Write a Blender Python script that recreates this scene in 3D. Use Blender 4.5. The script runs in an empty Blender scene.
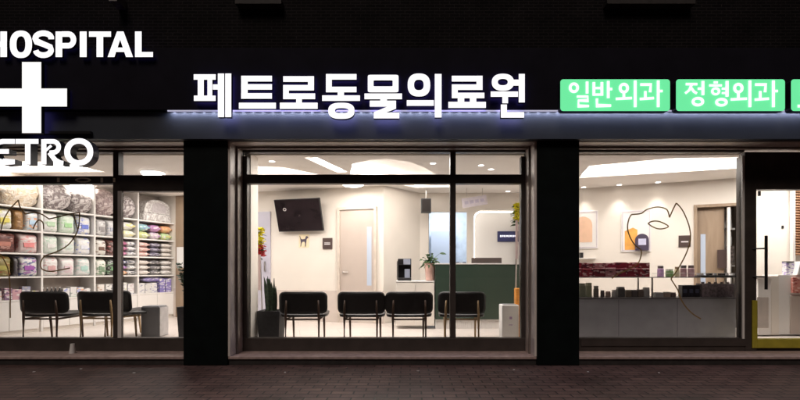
import bpy, bmesh, math, random
from mathutils import Vector, Matrix
from mathutils.geometry import tessellate_polygon
random.seed(7)
S = bpy.context.scene
COL = S.collection
R = math.radians
CY, CZ, F, VX, VY = -5.36, 0.99, 450.0, 410.0, 270.0     # camera y, eye height, focal length in px, vanishing point

def kk(Y): return (Y - CY) / F
def wx(px, Y): return (px - VX) * kk(Y)
def wz(py, Y): return CZ - (py - VY) * kk(Y)
def onz(px, py, z):                                       # point of the horizontal plane z seen there
    k = (CZ - z) / (py - VY)
    return Vector(((px - VX) * k, k * F + CY, z))

# ---------------------------------------------------------------- materials
MATS = {}
def mat(name, col, rough=0.6, metal=0.0, vary=0.12, scale=9.0, bump=0.0, coat=0.0, spec=None):
    if name in MATS: return MATS[name]
    m = bpy.data.materials.new(name); m.use_nodes = True
    nt = m.node_tree; b = nt.nodes['Principled BSDF']
    tc = nt.nodes.new('ShaderNodeTexCoord')
    n = nt.nodes.new('ShaderNodeTexNoise'); n.inputs['Scale'].default_value = scale; n.inputs['Detail'].default_value = 6
    nt.links.new(tc.outputs['Object'], n.inputs['Vector'])
    r = nt.nodes.new('ShaderNodeValToRGB')
    r.color_ramp.elements[0].position = 0.3; r.color_ramp.elements[1].position = 0.7
    a = [c * (1 - vary) for c in col]; c2 = [min(1, c * (1 + vary)) for c in col]
    r.color_ramp.elements[0].color = (*a, 1); r.color_ramp.elements[1].color = (*c2, 1)
    nt.links.new(n.outputs['Fac'], r.inputs['Fac']); nt.links.new(r.outputs['Color'], b.inputs['Base Color'])
    b.inputs['Roughness'].default_value = rough; b.inputs['Metallic'].default_value = metal
    if coat: b.inputs['Coat Weight'].default_value = coat
    if spec is not None: b.inputs['Specular IOR Level'].default_value = spec
    if bump:
        bp = nt.nodes.new('ShaderNodeBump'); bp.inputs['Strength'].default_value = bump; bp.inputs['Distance'].default_value = 0.01
        nt.links.new(n.outputs['Fac'], bp.inputs['Height']); nt.links.new(bp.outputs['Normal'], b.inputs['Normal'])
    MATS[name] = m; return m

def emit(name, col, s, base=(0.8, 0.8, 0.8)):
    if name in MATS: return MATS[name]
    m = bpy.data.materials.new(name); m.use_nodes = True
    b = m.node_tree.nodes['Principled BSDF']
    b.inputs['Base Color'].default_value = (*base, 1)
    b.inputs['Emission Color'].default_value = (*col, 1); b.inputs['Emission Strength'].default_value = s
    MATS[name] = m; return m

def brick_mat(name, c1, c2, mortar, scale, rough, bw=0.5, rh=0.25, ms=0.015, bump=0.5, rot=None, stain=0.5, spec=.5):
    m = bpy.data.materials.new(name); m.use_nodes = True; nt = m.node_tree; b = nt.nodes['Principled BSDF']
    tc = nt.nodes.new('ShaderNodeTexCoord'); mp = nt.nodes.new('ShaderNodeMapping')
    if rot: mp.inputs['Rotation'].default_value = rot
    br = nt.nodes.new('ShaderNodeTexBrick'); br.inputs['Scale'].default_value = scale
    br.inputs['Color1'].default_value = (*c1, 1); br.inputs['Color2'].default_value = (*c2, 1); br.inputs['Mortar'].default_value = (*mortar, 1)
    br.inputs['Brick Width'].default_value = bw; br.inputs['Row Height'].default_value = rh; br.inputs['Mortar Size'].default_value = ms
    n = nt.nodes.new('ShaderNodeTexNoise'); n.inputs['Scale'].default_value = 1.7; n.inputs['Detail'].default_value = 8; n.inputs['Roughness'].default_value = 0.7
    r = nt.nodes.new('ShaderNodeValToRGB'); r.color_ramp.elements[0].position = 0.35; r.color_ramp.elements[1].position = 0.68
    r.color_ramp.elements[0].color = (1 - stain,) * 3 + (1,); r.color_ramp.elements[1].color = (1.0, 1.0, 1.0, 1)
    mx = nt.nodes.new('ShaderNodeMixRGB'); mx.blend_type = 'MULTIPLY'; mx.inputs[0].default_value = 1
    n2 = nt.nodes.new('ShaderNodeTexNoise'); n2.inputs['Scale'].default_value = 90; n2.inputs['Detail'].default_value = 3
    ma = nt.nodes.new('ShaderNodeMath'); ma.operation = 'MULTIPLY_ADD'; ma.inputs[1].default_value = 0.35
    bp = nt.nodes.new('ShaderNodeBump'); bp.inputs['Strength'].default_value = bump; bp.inputs['Distance'].default_value = 0.006
    L = nt.links.new
    L(tc.outputs['Object'], mp.inputs[0]); L(mp.outputs[0], br.inputs['Vector']); L(tc.outputs['Object'], n.inputs['Vector']); L(tc.outputs['Object'], n2.inputs['Vector'])
    L(n.outputs['Fac'], r.inputs[0]); L(br.outputs['Color'], mx.inputs[1]); L(r.outputs[0], mx.inputs[2]); L(mx.outputs[0], b.inputs['Base Color'])
    iv = nt.nodes.new('ShaderNodeMath'); iv.operation = 'SUBTRACT'; iv.inputs[0].default_value = 1; L(br.outputs['Fac'], iv.inputs[1])
    L(n2.outputs['Fac'], ma.inputs[0]); L(iv.outputs[0], ma.inputs[2]); L(ma.outputs[0], bp.inputs['Height']); L(bp.outputs[0], b.inputs['Normal'])
    b.inputs['Roughness'].default_value = rough; b.inputs['Specular IOR Level'].default_value = spec
    return m

def glass_mat(name, refl=0.05, tint=(1, 1, 1)):
    m = bpy.data.materials.new(name); m.use_nodes = True; nt = m.node_tree; nt.nodes.clear()
    o = nt.nodes.new('ShaderNodeOutputMaterial'); t = nt.nodes.new('ShaderNodeBsdfTransparent'); g = nt.nodes.new('ShaderNodeBsdfGlossy')
    f = nt.nodes.new('ShaderNodeFresnel'); f.inputs[0].default_value = 1.35; mx = nt.nodes.new('ShaderNodeMixShader')
    t.inputs[0].default_value = (*tint, 1); g.inputs['Roughness'].default_value = 0.01
    L = nt.links.new; L(f.outputs[0], mx.inputs[0]); L(t.outputs[0], mx.inputs[1]); L(g.outputs[0], mx.inputs[2]); L(mx.outputs[0], o.inputs[0])
    return m

def wood_mat(name, c1, c2, rough=0.5, scale=3.0):
    m = bpy.data.materials.new(name); m.use_nodes = True; nt = m.node_tree; b = nt.nodes['Principled BSDF']
    tc = nt.nodes.new('ShaderNodeTexCoord'); mp = nt.nodes.new('ShaderNodeMapping'); mp.inputs['Scale'].default_value = (8, 8, 1)
    n = nt.nodes.new('ShaderNodeTexNoise'); n.inputs['Scale'].default_value = scale; n.inputs['Detail'].default_value = 5; n.inputs['Distortion'].default_value = 1.2
    r = nt.nodes.new('ShaderNodeValToRGB'); r.color_ramp.elements[0].position = .35; r.color_ramp.elements[1].position = .65
    r.color_ramp.elements[0].color = (*c1, 1); r.color_ramp.elements[1].color = (*c2, 1)
    L = nt.links.new; L(tc.outputs['Object'], mp.inputs[0]); L(mp.outputs[0], n.inputs['Vector']); L(n.outputs['Fac'], r.inputs[0]); L(r.outputs[0], b.inputs['Base Color'])
    b.inputs['Roughness'].default_value = rough; MATS[name] = m; return m

def pack_mat(c1, c2, c3):
    """printed plastic packaging: ground colour, a band of a second colour, speckles of print in a third"""
    c1, c2, c3 = [tuple(.82 * q + .18 * .74 for q in c) if max(c) > .32 else c for c in (c1, c2, c3)]
    key = ('pack', c1, c2, c3)
    if key in MATS: return MATS[key]
    m = bpy.data.materials.new('printed_packaging'); m.use_nodes = True; nt = m.node_tree; b = nt.nodes['Principled BSDF']
    L = nt.links.new
    tc = nt.nodes.new('ShaderNodeTexCoord'); mp = nt.nodes.new('ShaderNodeMapping'); mp.inputs['Scale'].default_value = (1, 1, 2.2)
    v = nt.nodes.new('ShaderNodeTexVoronoi'); v.inputs['Scale'].default_value = 24; v.distance = 'CHEBYCHEV'
    oi = nt.nodes.new('ShaderNodeObjectInfo'); ad = nt.nodes.new('ShaderNodeVectorMath'); ad.operation = 'ADD'
    L(tc.outputs['Object'], mp.inputs[0]); L(mp.outputs[0], ad.inputs[0]); L(oi.outputs['Random'], ad.inputs[1]); L(ad.outputs[0], v.inputs['Vector'])
    se = nt.nodes.new('ShaderNodeSeparateColor'); L(v.outputs['Color'], se.inputs[0])
    t1 = nt.nodes.new('ShaderNodeMath'); t1.operation = 'GREATER_THAN'; t1.inputs[1].default_value = 0.80; L(se.outputs[0], t1.inputs[0])
    t2 = nt.nodes.new('ShaderNodeMath'); t2.operation = 'GREATER_THAN'; t2.inputs[1].default_value = 0.86; L(se.outputs[1], t2.inputs[0])
    m1 = nt.nodes.new('ShaderNodeMixRGB'); m1.inputs[1].default_value = (*c1, 1); m1.inputs[2].default_value = (*c2, 1); L(t1.outputs[0], m1.inputs[0])
    m2 = nt.nodes.new('ShaderNodeMixRGB'); m2.inputs[2].default_value = (*c3, 1); L(m1.outputs[0], m2.inputs[1]); L(t2.outputs[0], m2.inputs[0])
    L(m2.outputs[0], b.inputs['Base Color']); b.inputs['Roughness'].default_value = 0.32
    n = nt.nodes.new('ShaderNodeTexNoise'); n.inputs['Scale'].default_value = 22; n.inputs['Detail'].default_value = 4; n.inputs['Distortion'].default_value = 1.0
    bp = nt.nodes.new('ShaderNodeBump'); bp.inputs['Strength'].default_value = 0.7; bp.inputs['Distance'].default_value = 0.008
    L(tc.outputs['Object'], n.inputs['Vector']); L(n.outputs['Fac'], bp.inputs['Height']); L(bp.outputs[0], b.inputs['Normal'])
    MATS[key] = m; return m

def plastic_mat(name, c1, c2):
    """crinkled transparent-looking wrapping: streaky light and dark folds"""
    m = bpy.data.materials.new(name); m.use_nodes = True; nt = m.node_tree; b = nt.nodes['Principled BSDF']; L = nt.links.new
    tc = nt.nodes.new('ShaderNodeTexCoord'); n = nt.nodes.new('ShaderNodeTexNoise'); n.inputs['Scale'].default_value = 9; n.inputs['Detail'].default_value = 6; n.inputs['Distortion'].default_value = 2.5
    r = nt.nodes.new('ShaderNodeValToRGB'); r.color_ramp.elements[0].position = .42; r.color_ramp.elements[1].position = .6
    r.color_ramp.elements[0].color = (*c1, 1); r.color_ramp.elements[1].color = (*c2, 1)
    L(tc.outputs['Object'], n.inputs['Vector']); L(n.outputs['Fac'], r.inputs[0]); L(r.outputs[0], b.inputs['Base Color'])
    bp = nt.nodes.new('ShaderNodeBump'); bp.inputs['Strength'].default_value = 1; bp.inputs['Distance'].default_value = 0.03
    L(n.outputs['Fac'], bp.inputs['Height']); L(bp.outputs[0], b.inputs['Normal']); b.inputs['Roughness'].default_value = 0.18
    return m

M_pave = brick_mat('pavers', (.185, .108, .095), (.13, .075, .067), (.04, .028, .026), 2.4, 0.62, bw=.5, rh=.25, ms=.018, bump=0.9, stain=.6, spec=.25)
M_brick = brick_mat('dark_brick', (.012, .010, .011), (.007, .006, .007), (.028, .024, .026), 4.2, 0.8, bw=.5, rh=.16, ms=.02, rot=(R(90), 0, 0), spec=.08)
M_floor = brick_mat('floor_tiles', (.70, .63, .58), (.67, .60, .55), (.5, .45, .41), 1.3, 0.3, bw=.8, rh=.8, ms=.006, bump=0.15, rot=(0, 0, R(-15)), stain=.12)
M_cream = mat('cream_paint', (.77, .71, .64), .6, vary=.03, scale=3)
M_white = mat('white_paint', (.80, .77, .74), .5, vary=.03, scale=3)
M_ceil = mat('ceiling_paint', (.87, .83, .79), .7, vary=.02, scale=2)
M_wains = mat('pinkish_lower_wall', (.62, .54, .49), .6, vary=.04)
M_black = mat('black_panel', (.012, .014, .016), .45, vary=.3, scale=4)
M_pillar = mat('dark_green_black_stone', (.004, .0065, .0065), .5, vary=.3, scale=5, spec=.12)
M_band = mat('dark_blue_metal', (.045, .052, .066), .5, metal=.0, spec=.3, vary=.12, scale=3)
M_board = mat('sign_board_black', (.011, .010, .017), .8, vary=.2, scale=3, spec=.1)
M_frame = mat('dark_bronze_metal', (.062, .050, .045), .4, metal=.1, vary=.2, scale=6)
M_bead = mat('bronze_bead', (.22, .18, .16), .4, metal=.2)
M_champ = mat('champagne_metal', (.84, .76, .70), .42, metal=.1, vary=.1, scale=5)
M_step = mat('step_stone', (.46, .34, .31), .55, vary=.22, scale=14, bump=.3)
M_plinth = mat('dark_kerb_stone', (.03, .025, .024), .7, vary=.3, scale=12, bump=.3)
M_gold = mat('olive_gold_metal', (.50, .43, .05), .4, metal=.2, vary=.12)
M_glass = glass_mat('window_glass')
M_seat = mat('black_leather', (.012, .011, .011), .38, vary=.3, scale=20, bump=.15)
M_walnut = wood_mat('dark_walnut', (.07, .035, .02), (.13, .07, .04))
M_oak = wood_mat('light_oak', (.42, .27, .13), (.58, .40, .22))
M_teak = wood_mat('louvre_wood', (.38, .2, .11), (.5, .28, .16))
M_doorw = mat('taupe_door_laminate', (.50, .42, .37), .5, vary=.04, scale=4)
M_beige = wood_mat('beige_wood', (.30, .215, .145), (.36, .265, .185), scale=1.2)
M_green = mat('dark_green_laminate', (.030, .052, .036), .42, vary=.06)
M_grey = mat('grey_laminate', (.36, .365, .40), .4, vary=.08, scale=5)
M_greybin = mat('grey_plastic', (.2, .2, .21), .5, vary=.05)
M_pot = mat('charcoal_pot', (.05, .05, .055), .6, vary=.2, scale=30)
M_leaf = mat('leaf_green', (.05, .10, .035), .45, vary=.5, scale=25)
M_leafd = mat('snake_leaf_green', (.035, .065, .03), .45, vary=.6, scale=30)
M_soil = mat('potting_soil', (.03, .02, .015), .9, vary=.4, scale=60, bump=.8)
M_dark = mat('black_plastic', (.015, .014, .015), .35, vary=.2)
M_screen = mat('screen_glass', (.02, .014, .016), .12, vary=.3, scale=4)
M_steel = mat('brushed_steel', (.55, .52, .5), .3, metal=.9, vary=.08)
M_sign = mat('dark_brown_plaque', (.07, .045, .04), .4, vary=.1)
M_decal = mat('brown_line_film', (.27, .17, .06), .5, vary=.1)
M_pink = mat('blush_ceramic', (.72, .45, .38), .4, vary=.06)
M_yellow = mat('yellow_petals', (.88, .74, .03), .6, vary=.25, scale=30)
M_orange = mat('orange_petals', (.85, .33, .05), .6, vary=.25, scale=30)
M_red = mat('red_petals', (.62, .05, .06), .6, vary=.3, scale=30)
M_ribbon = mat('pink_ribbon', (.75, .6, .62), .5, vary=.1)
M_paper = mat('white_paper', (.8, .78, .76), .6, vary=.02)
M_lilac = mat('lilac_glass_panel', (.50, .48, .56), .25, vary=.04)
M_ink = mat('dark_ink', (.08, .06, .09), .5, vary=.1)
M_blueink = mat('navy_plaque', (.04, .045, .14), .3, vary=.15)
M_peach = mat('peach_print', (.80, .52, .36), .5, vary=.06)
M_amber = mat('amber_print', (.80, .38, .08), .5, vary=.12)
M_letter = emit('letter_face_white', (.97, .96, 1.0), .82)
M_lback = emit('letter_back_glow', (.30, .24, 1.0), 2.6, base=(.03, .03, .05))
M_lback2 = emit('letter_back_glow_faint', (.30, .25, 1.0), .5, base=(.03, .03, .05))
M_ldark = mat('letter_return_dark', (.03, .028, .05), .4, vary=.1)
M_cross = emit('cross_face_ivory', (.97, .97, .94), .72)
M_mint = emit('mint_light_box', (.17, .93, .40), .62, base=(.1, .45, .22))
M_minttxt = emit('light_box_letters', (.93, 1.0, .94), .8)
M_cove = emit('cove_light_strip', (1.0, .94, .87), 15)
M_lamp = emit('lamp_diffuser', (1.0, .95, .88), 5)
M_led = emit('led_diode', (.78, .78, 1.0), 45)
M_bluelit = emit('lit_room_panel', (.70, .80, 1.0), .10, base=(.42, .47, .56))
M_ptxt = mat('pale_lettering', (.75, .72, .72), .5, vary=.02)
M_pack_clear = plastic_mat('crinkled_grey_plastic', (.22, .18, .18), (.70, .65, .64))
M_pack_cream = plastic_mat('cream_cushion_plastic', (.72, .58, .42), (.82, .74, .64))
M_pack_white = plastic_mat('white_wrapped_plastic', (.5, .46, .45), (.8, .78, .76))

# ---------------------------------------------------------------- mesh helpers
class MB:
    def __init__(s): s.bm = bmesh.new()
    def box(s, x0, x1, y0, y1, z0, z1):
        v = [s.bm.verts.new((x, y, z)) for x in (x0, x1) for y in (y0, y1) for z in (z0, z1)]
        for f in ((0, 1, 3, 2), (4, 6, 7, 5), (0, 4, 5, 1), (2, 3, 7, 6), (0, 2, 6, 4), (1, 5, 7, 3)): s.bm.faces.new([v[i] for i in f])
        return s
    def prism(s, poly, ya, yb, mi_front=0, mi_side=0, mi_back=None):            # poly in xz, extruded along y; front = ya
        a = [s.bm.verts.new((p[0], ya, p[1])) for p in poly]; b = [s.bm.verts.new((p[0], yb, p[1])) for p in poly]
        tri = tessellate_polygon([[Vector((p[0], p[1], 0)) for p in poly]])
        for t in tri:
            f = s.bm.faces.new([a[i] for i in t]); f.material_index = mi_front
            f = s.bm.faces.new([b[i] for i in reversed(t)]); f.material_index = mi_side if mi_back is None else mi_back
        n = len(poly)
        for i in range(n):
            f = s.bm.faces.new([a[i], a[(i + 1) % n], b[(i + 1) % n], b[i]]); f.material_index = mi_side
        return s
    def ring(s, outer, inner, ya, yb, mi_front=0, mi_side=0, mi_back=None):     # same count loops
        n = len(outer); A, B, C_, D = ([s.bm.verts.new((p[0], y, p[1])) for p in l] for l, y in ((outer, ya), (inner, ya), (outer, yb), (inner, yb)))
        for i in range(n):
            j = (i + 1) % n
            for q, mi in (((A[i], A[j], B[j], B[i]), mi_front), ((C_[j], C_[i], D[i], D[j]), mi_side if mi_back is None else mi_back), ((A[j], A[i], C_[i], C_[j]), mi_side), ((B[i], B[j], D[j], D[i]), mi_side)):
                f = s.bm.faces.new(q); f.material_index = mi
        return s
    def vprism(s, poly, z0, z1):                                  # poly in xy, extruded along z
        a = [s.bm.verts.new((p[0], p[1], z0)) for p in poly]; b = [s.bm.verts.new((p[0], p[1], z1)) for p in poly]
        s.bm.faces.new(list(reversed(a))); s.bm.faces.new(b); n = len(poly)
        for i in range(n): s.bm.faces.new([a[i], a[(i + 1) % n], b[(i + 1) % n], b[i]])
        return s
    def tube(s, pts, rad, n=8, cap=True):                         # rad: number or list
        pts = [Vector(p) for p in pts]; rs = rad if isinstance(rad, (list, tuple)) else [rad] * len(pts); rings = []
        for i, p in enumerate(pts):
            d = (pts[min(i + 1, len(pts) - 1)] - pts[max(i - 1, 0)]).normalized()
            u = d.cross(Vector((0, 0, 1)));
            if u.length < 1e-3: u = d.cross(Vector((0, 1, 0)))
            u.normalize(); w = d.cross(u)
            rings.append([s.bm.verts.new(p + (u * math.cos(2 * math.pi * j / n) + w * math.sin(2 * math.pi * j / n)) * rs[i]) for j in range(n)])
        for i in range(len(rings) - 1):
            for j in range(n): s.bm.faces.new([rings[i][j], rings[i][(j + 1) % n], rings[i + 1][(j + 1) % n], rings[i + 1][j]])
        if cap: s.bm.faces.new(rings[0]); s.bm.faces.new(list(reversed(rings[-1])))
        return s
    def lathe(s, prof, c=(0, 0, 0), n=20):                        # prof: (r, z)
        rings = [[s.bm.verts.new((c[0] + r * math.cos(2 * math.pi * j / n), c[1] + r * math.sin(2 * math.pi * j / n), c[2] + z)) for j in range(n)] for r, z in prof]
        for i in range(len(rings) - 1):
            for j in range(n): s.bm.faces.new([rings[i][j], rings[i][(j + 1) % n], rings[i + 1][(j + 1) % n], rings[i + 1][j]])
        s.bm.faces.new(list(reversed(rings[0]))); s.bm.faces.new(rings[-1]); return s
    def leaf(s, p, d, L_, w, droop=.3):
        p = Vector(p); d = Vector(d).normalized(); u = d.cross(Vector((0, 0, 1)))
        if u.length < .05: u = Vector((1, 0, 0))
        u.normalize(); an = random.uniform(-1.3, 1.3); u = u * math.cos(an) + d.cross(u) * math.sin(an); pr = None
        for i in range(5):
            t = i / 4; q = p + d * L_ * t + Vector((0, 0, -droop * L_ * t * t)); ww = w * math.sin(math.pi * (0.12 + .86 * t)) * .5
            c = [s.bm.verts.new(q - u * ww), s.bm.verts.new(q + Vector((0, 0, -.15 * w))), s.bm.verts.new(q + u * ww)]
            if pr: s.bm.faces.new([pr[0], pr[1], c[1], c[0]]); s.bm.faces.new([pr[1], pr[2], c[2], c[1]])
            pr = c
        return s
    def build(s, name, mats, parent=None, bevel=0.0, smooth=False, loc=None, rotz=0.0):
        bmesh.ops.recalc_face_normals(s.bm, faces=s.bm.faces)
        me = bpy.data.meshes.new(name); s.bm.to_mesh(me); s.bm.free()
        for m in (mats if isinstance(mats, (list, tuple)) else [mats]): me.materials.append(m)
        if smooth: me.polygons.foreach_set('use_smooth', [True] * len(me.polygons))
        o = bpy.data.objects.new(name, me); COL.objects.link(o)
        if parent is not None: o.parent = parent
        if loc is not None: o.location = loc
        o.rotation_euler.z = rotz
        if bevel:
            b = o.modifiers.new('bevel', 'BEVEL'); b.width = bevel; b.segments = 2; b.limit_method = 'ANGLE'
        return o

def tag(o, label, cat, group=None, kind=None):
    o['label'] = label
    if kind: o['kind'] = kind
    if cat: o['category'] = cat
    if group: o['group'] = group
    return o
def thing(name, label, cat, loc=(0, 0, 0), rotz=0.0, group=None):
    o = bpy.data.objects.new(name, None); COL.objects.link(o); o.location = loc; o.rotation_euler.z = rotz
    return tag(o, label, cat, group)
def setting(o, label): o['label'] = label; o['kind'] = 'structure'; return o
def copy_tree(o, loc, rotz, label, parent=None):
    c = o.copy(); COL.objects.link(c)
    if parent is None: c.location = loc; c.rotation_euler.z = rotz; c['label'] = label
    else: c.parent = parent
    for ch in list(o.children): copy_tree(ch, None, None, None, c)
    return c

# ---------------------------------------------------------------- ground
g = MB(); g.bm.faces.new([g.bm.verts.new(p) for p in ((-60, -60, -.145), (60, -60, -.145), (60, 0.3, -.145), (-60, 0.3, -.145))])
setting(g.build('pavement', M_pave), 'dark reddish block paving in front of the clinic')

# ---------------------------------------------------------------- building shell
XL, XR = -9.0, 9.5
PL = (-2.69, -2.17); PR = (1.51, 2.01)
GY = 0.42
bld = thing('clinic_building', 'dark night shopfront of the clinic with two pillars and a brick upper wall', 'building')
MB().box(XL, XR, .06, .35, 3.5, 8).build('brick_wall', M_brick, bld)
MB().box(XL, XR, 0.0, .30, 2.55, 3.5).build('fascia_core', M_board, bld)
MB().box(XL, XR, -.10, -.002, 2.522, 2.838).build('fascia_band', M_band, bld)
MB().box(wx(-10, -.16) - 4, XR, -.16, -.004, 2.84, 3.56).build('sign_board', M_board, bld, bevel=.006)
for p in (PL, PR): MB().box(p[0], p[1], -.02, .62, -.145, 2.548).build('pillar', M_pillar, bld, bevel=.006)
MB().box(XL, XR, .62, .64, 2.515, 2.6).build('lintel', M_cream, bld)
def step(x0, x1):
    st = MB().box(x0, x1, -.0, .56, -.075, -.042).build('step_top', M_step, bld, bevel=.006)
    MB().box(x0, x1, .02, .56, -.16, -.077).build('step_riser', M_plinth, bld)
step(XL, PL[0] - .002); step(PL[1] + .002, PR[0] - .002); step(PR[1] + .002, XR)
# soffits, jamb linings
def lining(x0, x1, left=True, right=True):
    MB().box(x0, x1, .004, .38, 2.515, 2.547).build('soffit', M_champ, bld)
    MB().box(x0, x1, .2, .215, 2.49, 2.513).build('soffit_bead', M_bead, bld)
    for on, xe, sg in ((left, x0, 1), (right, x1, -1)):
        if not on: continue
        def jb(a, b_, y0, y1, nm, m_): xs = sorted((xe + sg * a, xe + sg * b_)); MB().box(xs[0], xs[1], y0, y1, -.04, 2.512).build(nm, m_, bld, bevel=.002)
        jb(.001, .028, .0, .175, 'jamb', M_champ); jb(.001, .05, .177, .198, 'jamb_bead', M_bead); jb(.001, .042, .2, .362, 'jamb', M_champ)
lining(XL, PL[0], False, False); lining(PL[1], PR[0]); lining(PR[1], XR, False, False)
# upper window ledges, only just in view
for a, b_, lab in ((236, 282, None), (606, 694, None)):
    MB().box(wx(a, -.02), wx(b_, -.02), -.05, .058, wz(5, -.02), wz(1, -.02)).build('window_sill', M_plinth, bld)
MB().box(wx(110, -.1), wx(118, -.1), -.12, .058, wz(2, -.1), wz(-6, -.1)).build('wall_bracket', M_steel, bld)
MB().box(XL, XR, .38, 5.5, -.16, -.006).build('foundation', M_plinth, bld)

# windows
gz = lambda py: wz(py, GY)
gx = lambda px: wx(px, GY)
def window(label_parts, x0, x1, mull, transom, ztop=None, zbot=None, stile=.085, name='shop_window', sill=True):
    w = bpy.data.objects.new(name, None); COL.objects.link(w); w.parent = bld
    ztop = 2.545; zb0 = -.04
    f = MB().box(x0, x0 + stile, GY - .05, GY + .05, zb0 + .14, 2.44).box(x1 - stile, x1, GY - .05, GY + .05, zb0 + .14, 2.44)
    f.box(x0, x1, GY - .055, GY + .055, 2.492, ztop).box(x0, x1, GY - .06, GY + .06, zb0, gz(337.5))
    f.build('frame', M_frame, w, bevel=.004)
    m = MB()
    for px0, px1 in mull: m.box(gx(px0), gx(px1), GY - .052, GY + .052, gz(337.5) + .001, 2.491)
    if mull: m.build('mullion', M_frame, w, bevel=.003)
    for (a, b_, y0, y1) in transom: MB().box(a, b_, GY - .058, GY + .046, gz(y1), gz(y0)).build('transom', M_frame, w, bevel=.003)
    MB().box(x0 + .01, x1 - .01, GY + .001, GY + .007, gz(338), 2.50).build('pane', M_glass, w)
    return w
w1 = window('', XL, PL[0] + .08, [(115.5, 121)], [(XL, gx(115.4), 177, 184.5), (gx(121.1), PL[0] + .08, 176, 192)])
MB().box(gx(121.4), gx(125), GY - .075, GY - .053, gz(337), gz(192)).build('sash_stile', M_white, w1)
w2 = window('', PL[1] + .031, PR[0] - .031, [(449.8, 455.4)], [(PL[1] + .032, PR[0] - .032, 175.3, 184.3)], stile=.062)
w3 = window('', PR[1] - .05, gx(741.5), [], [], stile=.034)
MB().box(gx(738.4), gx(740.6), GY - .07, GY - .052, gz(341), 2.44).build('frame_edge_strip', M_white, w3)
w3b = MB().box(gx(579), gx(742), GY - .075, GY - .061, gz(345), gz(338)).build('bottom_rail', M_frame, w3)
# door
dr = bpy.data.objects.new('glass_door', None); COL.objects.link(dr); dr.parent = bld
MB().box(gx(741.6), gx(753), GY - .06, GY + .05, -.04, 2.49).box(gx(753), XR, GY - .06, GY + .05, gz(190), 2.49).build('door_frame', M_frame, dr, bevel=.004)
MB().box(gx(748), gx(753.2), GY - .075, GY - .061, gz(347), gz(300)).box(gx(753.2), gx(830), GY - .075, GY + .03, gz(347), gz(338.5)).build('bottom_rail', M_gold, dr, bevel=.003)
MB().box(gx(753), XR, GY, GY + .01, gz(338.6), gz(190)).build('pane', M_glass, dr)
hY = GY - .14
h = MB().tube([(gx(757.5), hY, gz(236.5)), (gx(757.5), hY, gz(289))], .017, 12)
for y in (249, 276.5): h.tube([(gx(749), GY - .055, gz(y)), (gx(757.5), hY, gz(y))], .010, 10)
h.build('handle', M_dark, dr, smooth=False)
MB().box(wx(756.5, .48), wx(758.5, .48), .44, .46, wz(196, .45), wz(191, .45)).build('door_closer', M_dark, dr)

# pale cream marks on the transom of the left window
tl = MB(); Yt = GY - .0605
for r_ in ((57, 59.6, 177.8, 182), (100.5, 103, 177.8, 182.4), (113, 115.2, 178, 182)): tl.box(wx(r_[0], Yt), wx(r_[1], Yt), Yt, Yt + .0015, wz(r_[3], Yt), wz(r_[2], Yt))
tl.ring([(wx(83 + 8 * math.cos(t), Yt), wz(180 + 2.5 * math.sin(t), Yt)) for t in [i * math.pi / 10 for i in range(20)]],
        [(wx(83 + 5.5 * math.cos(t), Yt), wz(180 + 1.2 * math.sin(t), Yt)) for t in [i * math.pi / 10 for i in range(20)]], Yt, Yt + .0015)
tl.build('transom_marks', mat('cream_mark', (.85, .78, .6), .5), w1)

# ---------------------------------------------------------------- LED line under the sign board
xa, xb = wx(170, -.10), wx(802, -.10) + 2
lg = thing('led_light_strip', 'row of small bluish LEDs along the lower edge of the sign board', 'light strip')
MB().box(xa, xb, -.157, -.153, 2.8215, 2.8395).build('strip_profile', emit('lit_diffuser_lip', (.66, .67, 1.0), .34), lg)
x = xa + .05; dio = None
while x < xb - .03:
    if dio is None: dio = MB().box(-.012, .012, -.122, -.112, .0035, .0055).build('led_diode', M_led, lg, loc=(x, 0, 2.834))
    else: c = dio.copy(); COL.objects.link(c); c.parent = lg; c.location = (x, 0, 2.834)
    x += .115
def area(name, loc, rot, sx, sy, power, col, shape='RECTANGLE', spread=180):
    l = bpy.data.lights.new(name, 'AREA'); l.shape = shape; l.size = sx
    if shape == 'RECTANGLE': l.size_y = sy
    l.energy = power; l.color = col; l.spread = R(spread)
    o = bpy.data.objects.new(name, l); COL.objects.link(o); o.location = loc; o.rotation_euler = rot; return o
area('led_strip_light', ((xa + xb) / 2, -.135, 2.833), (R(0), 0, 0), xb - xa, .012, 15, (.70, .74, 1.0))

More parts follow.
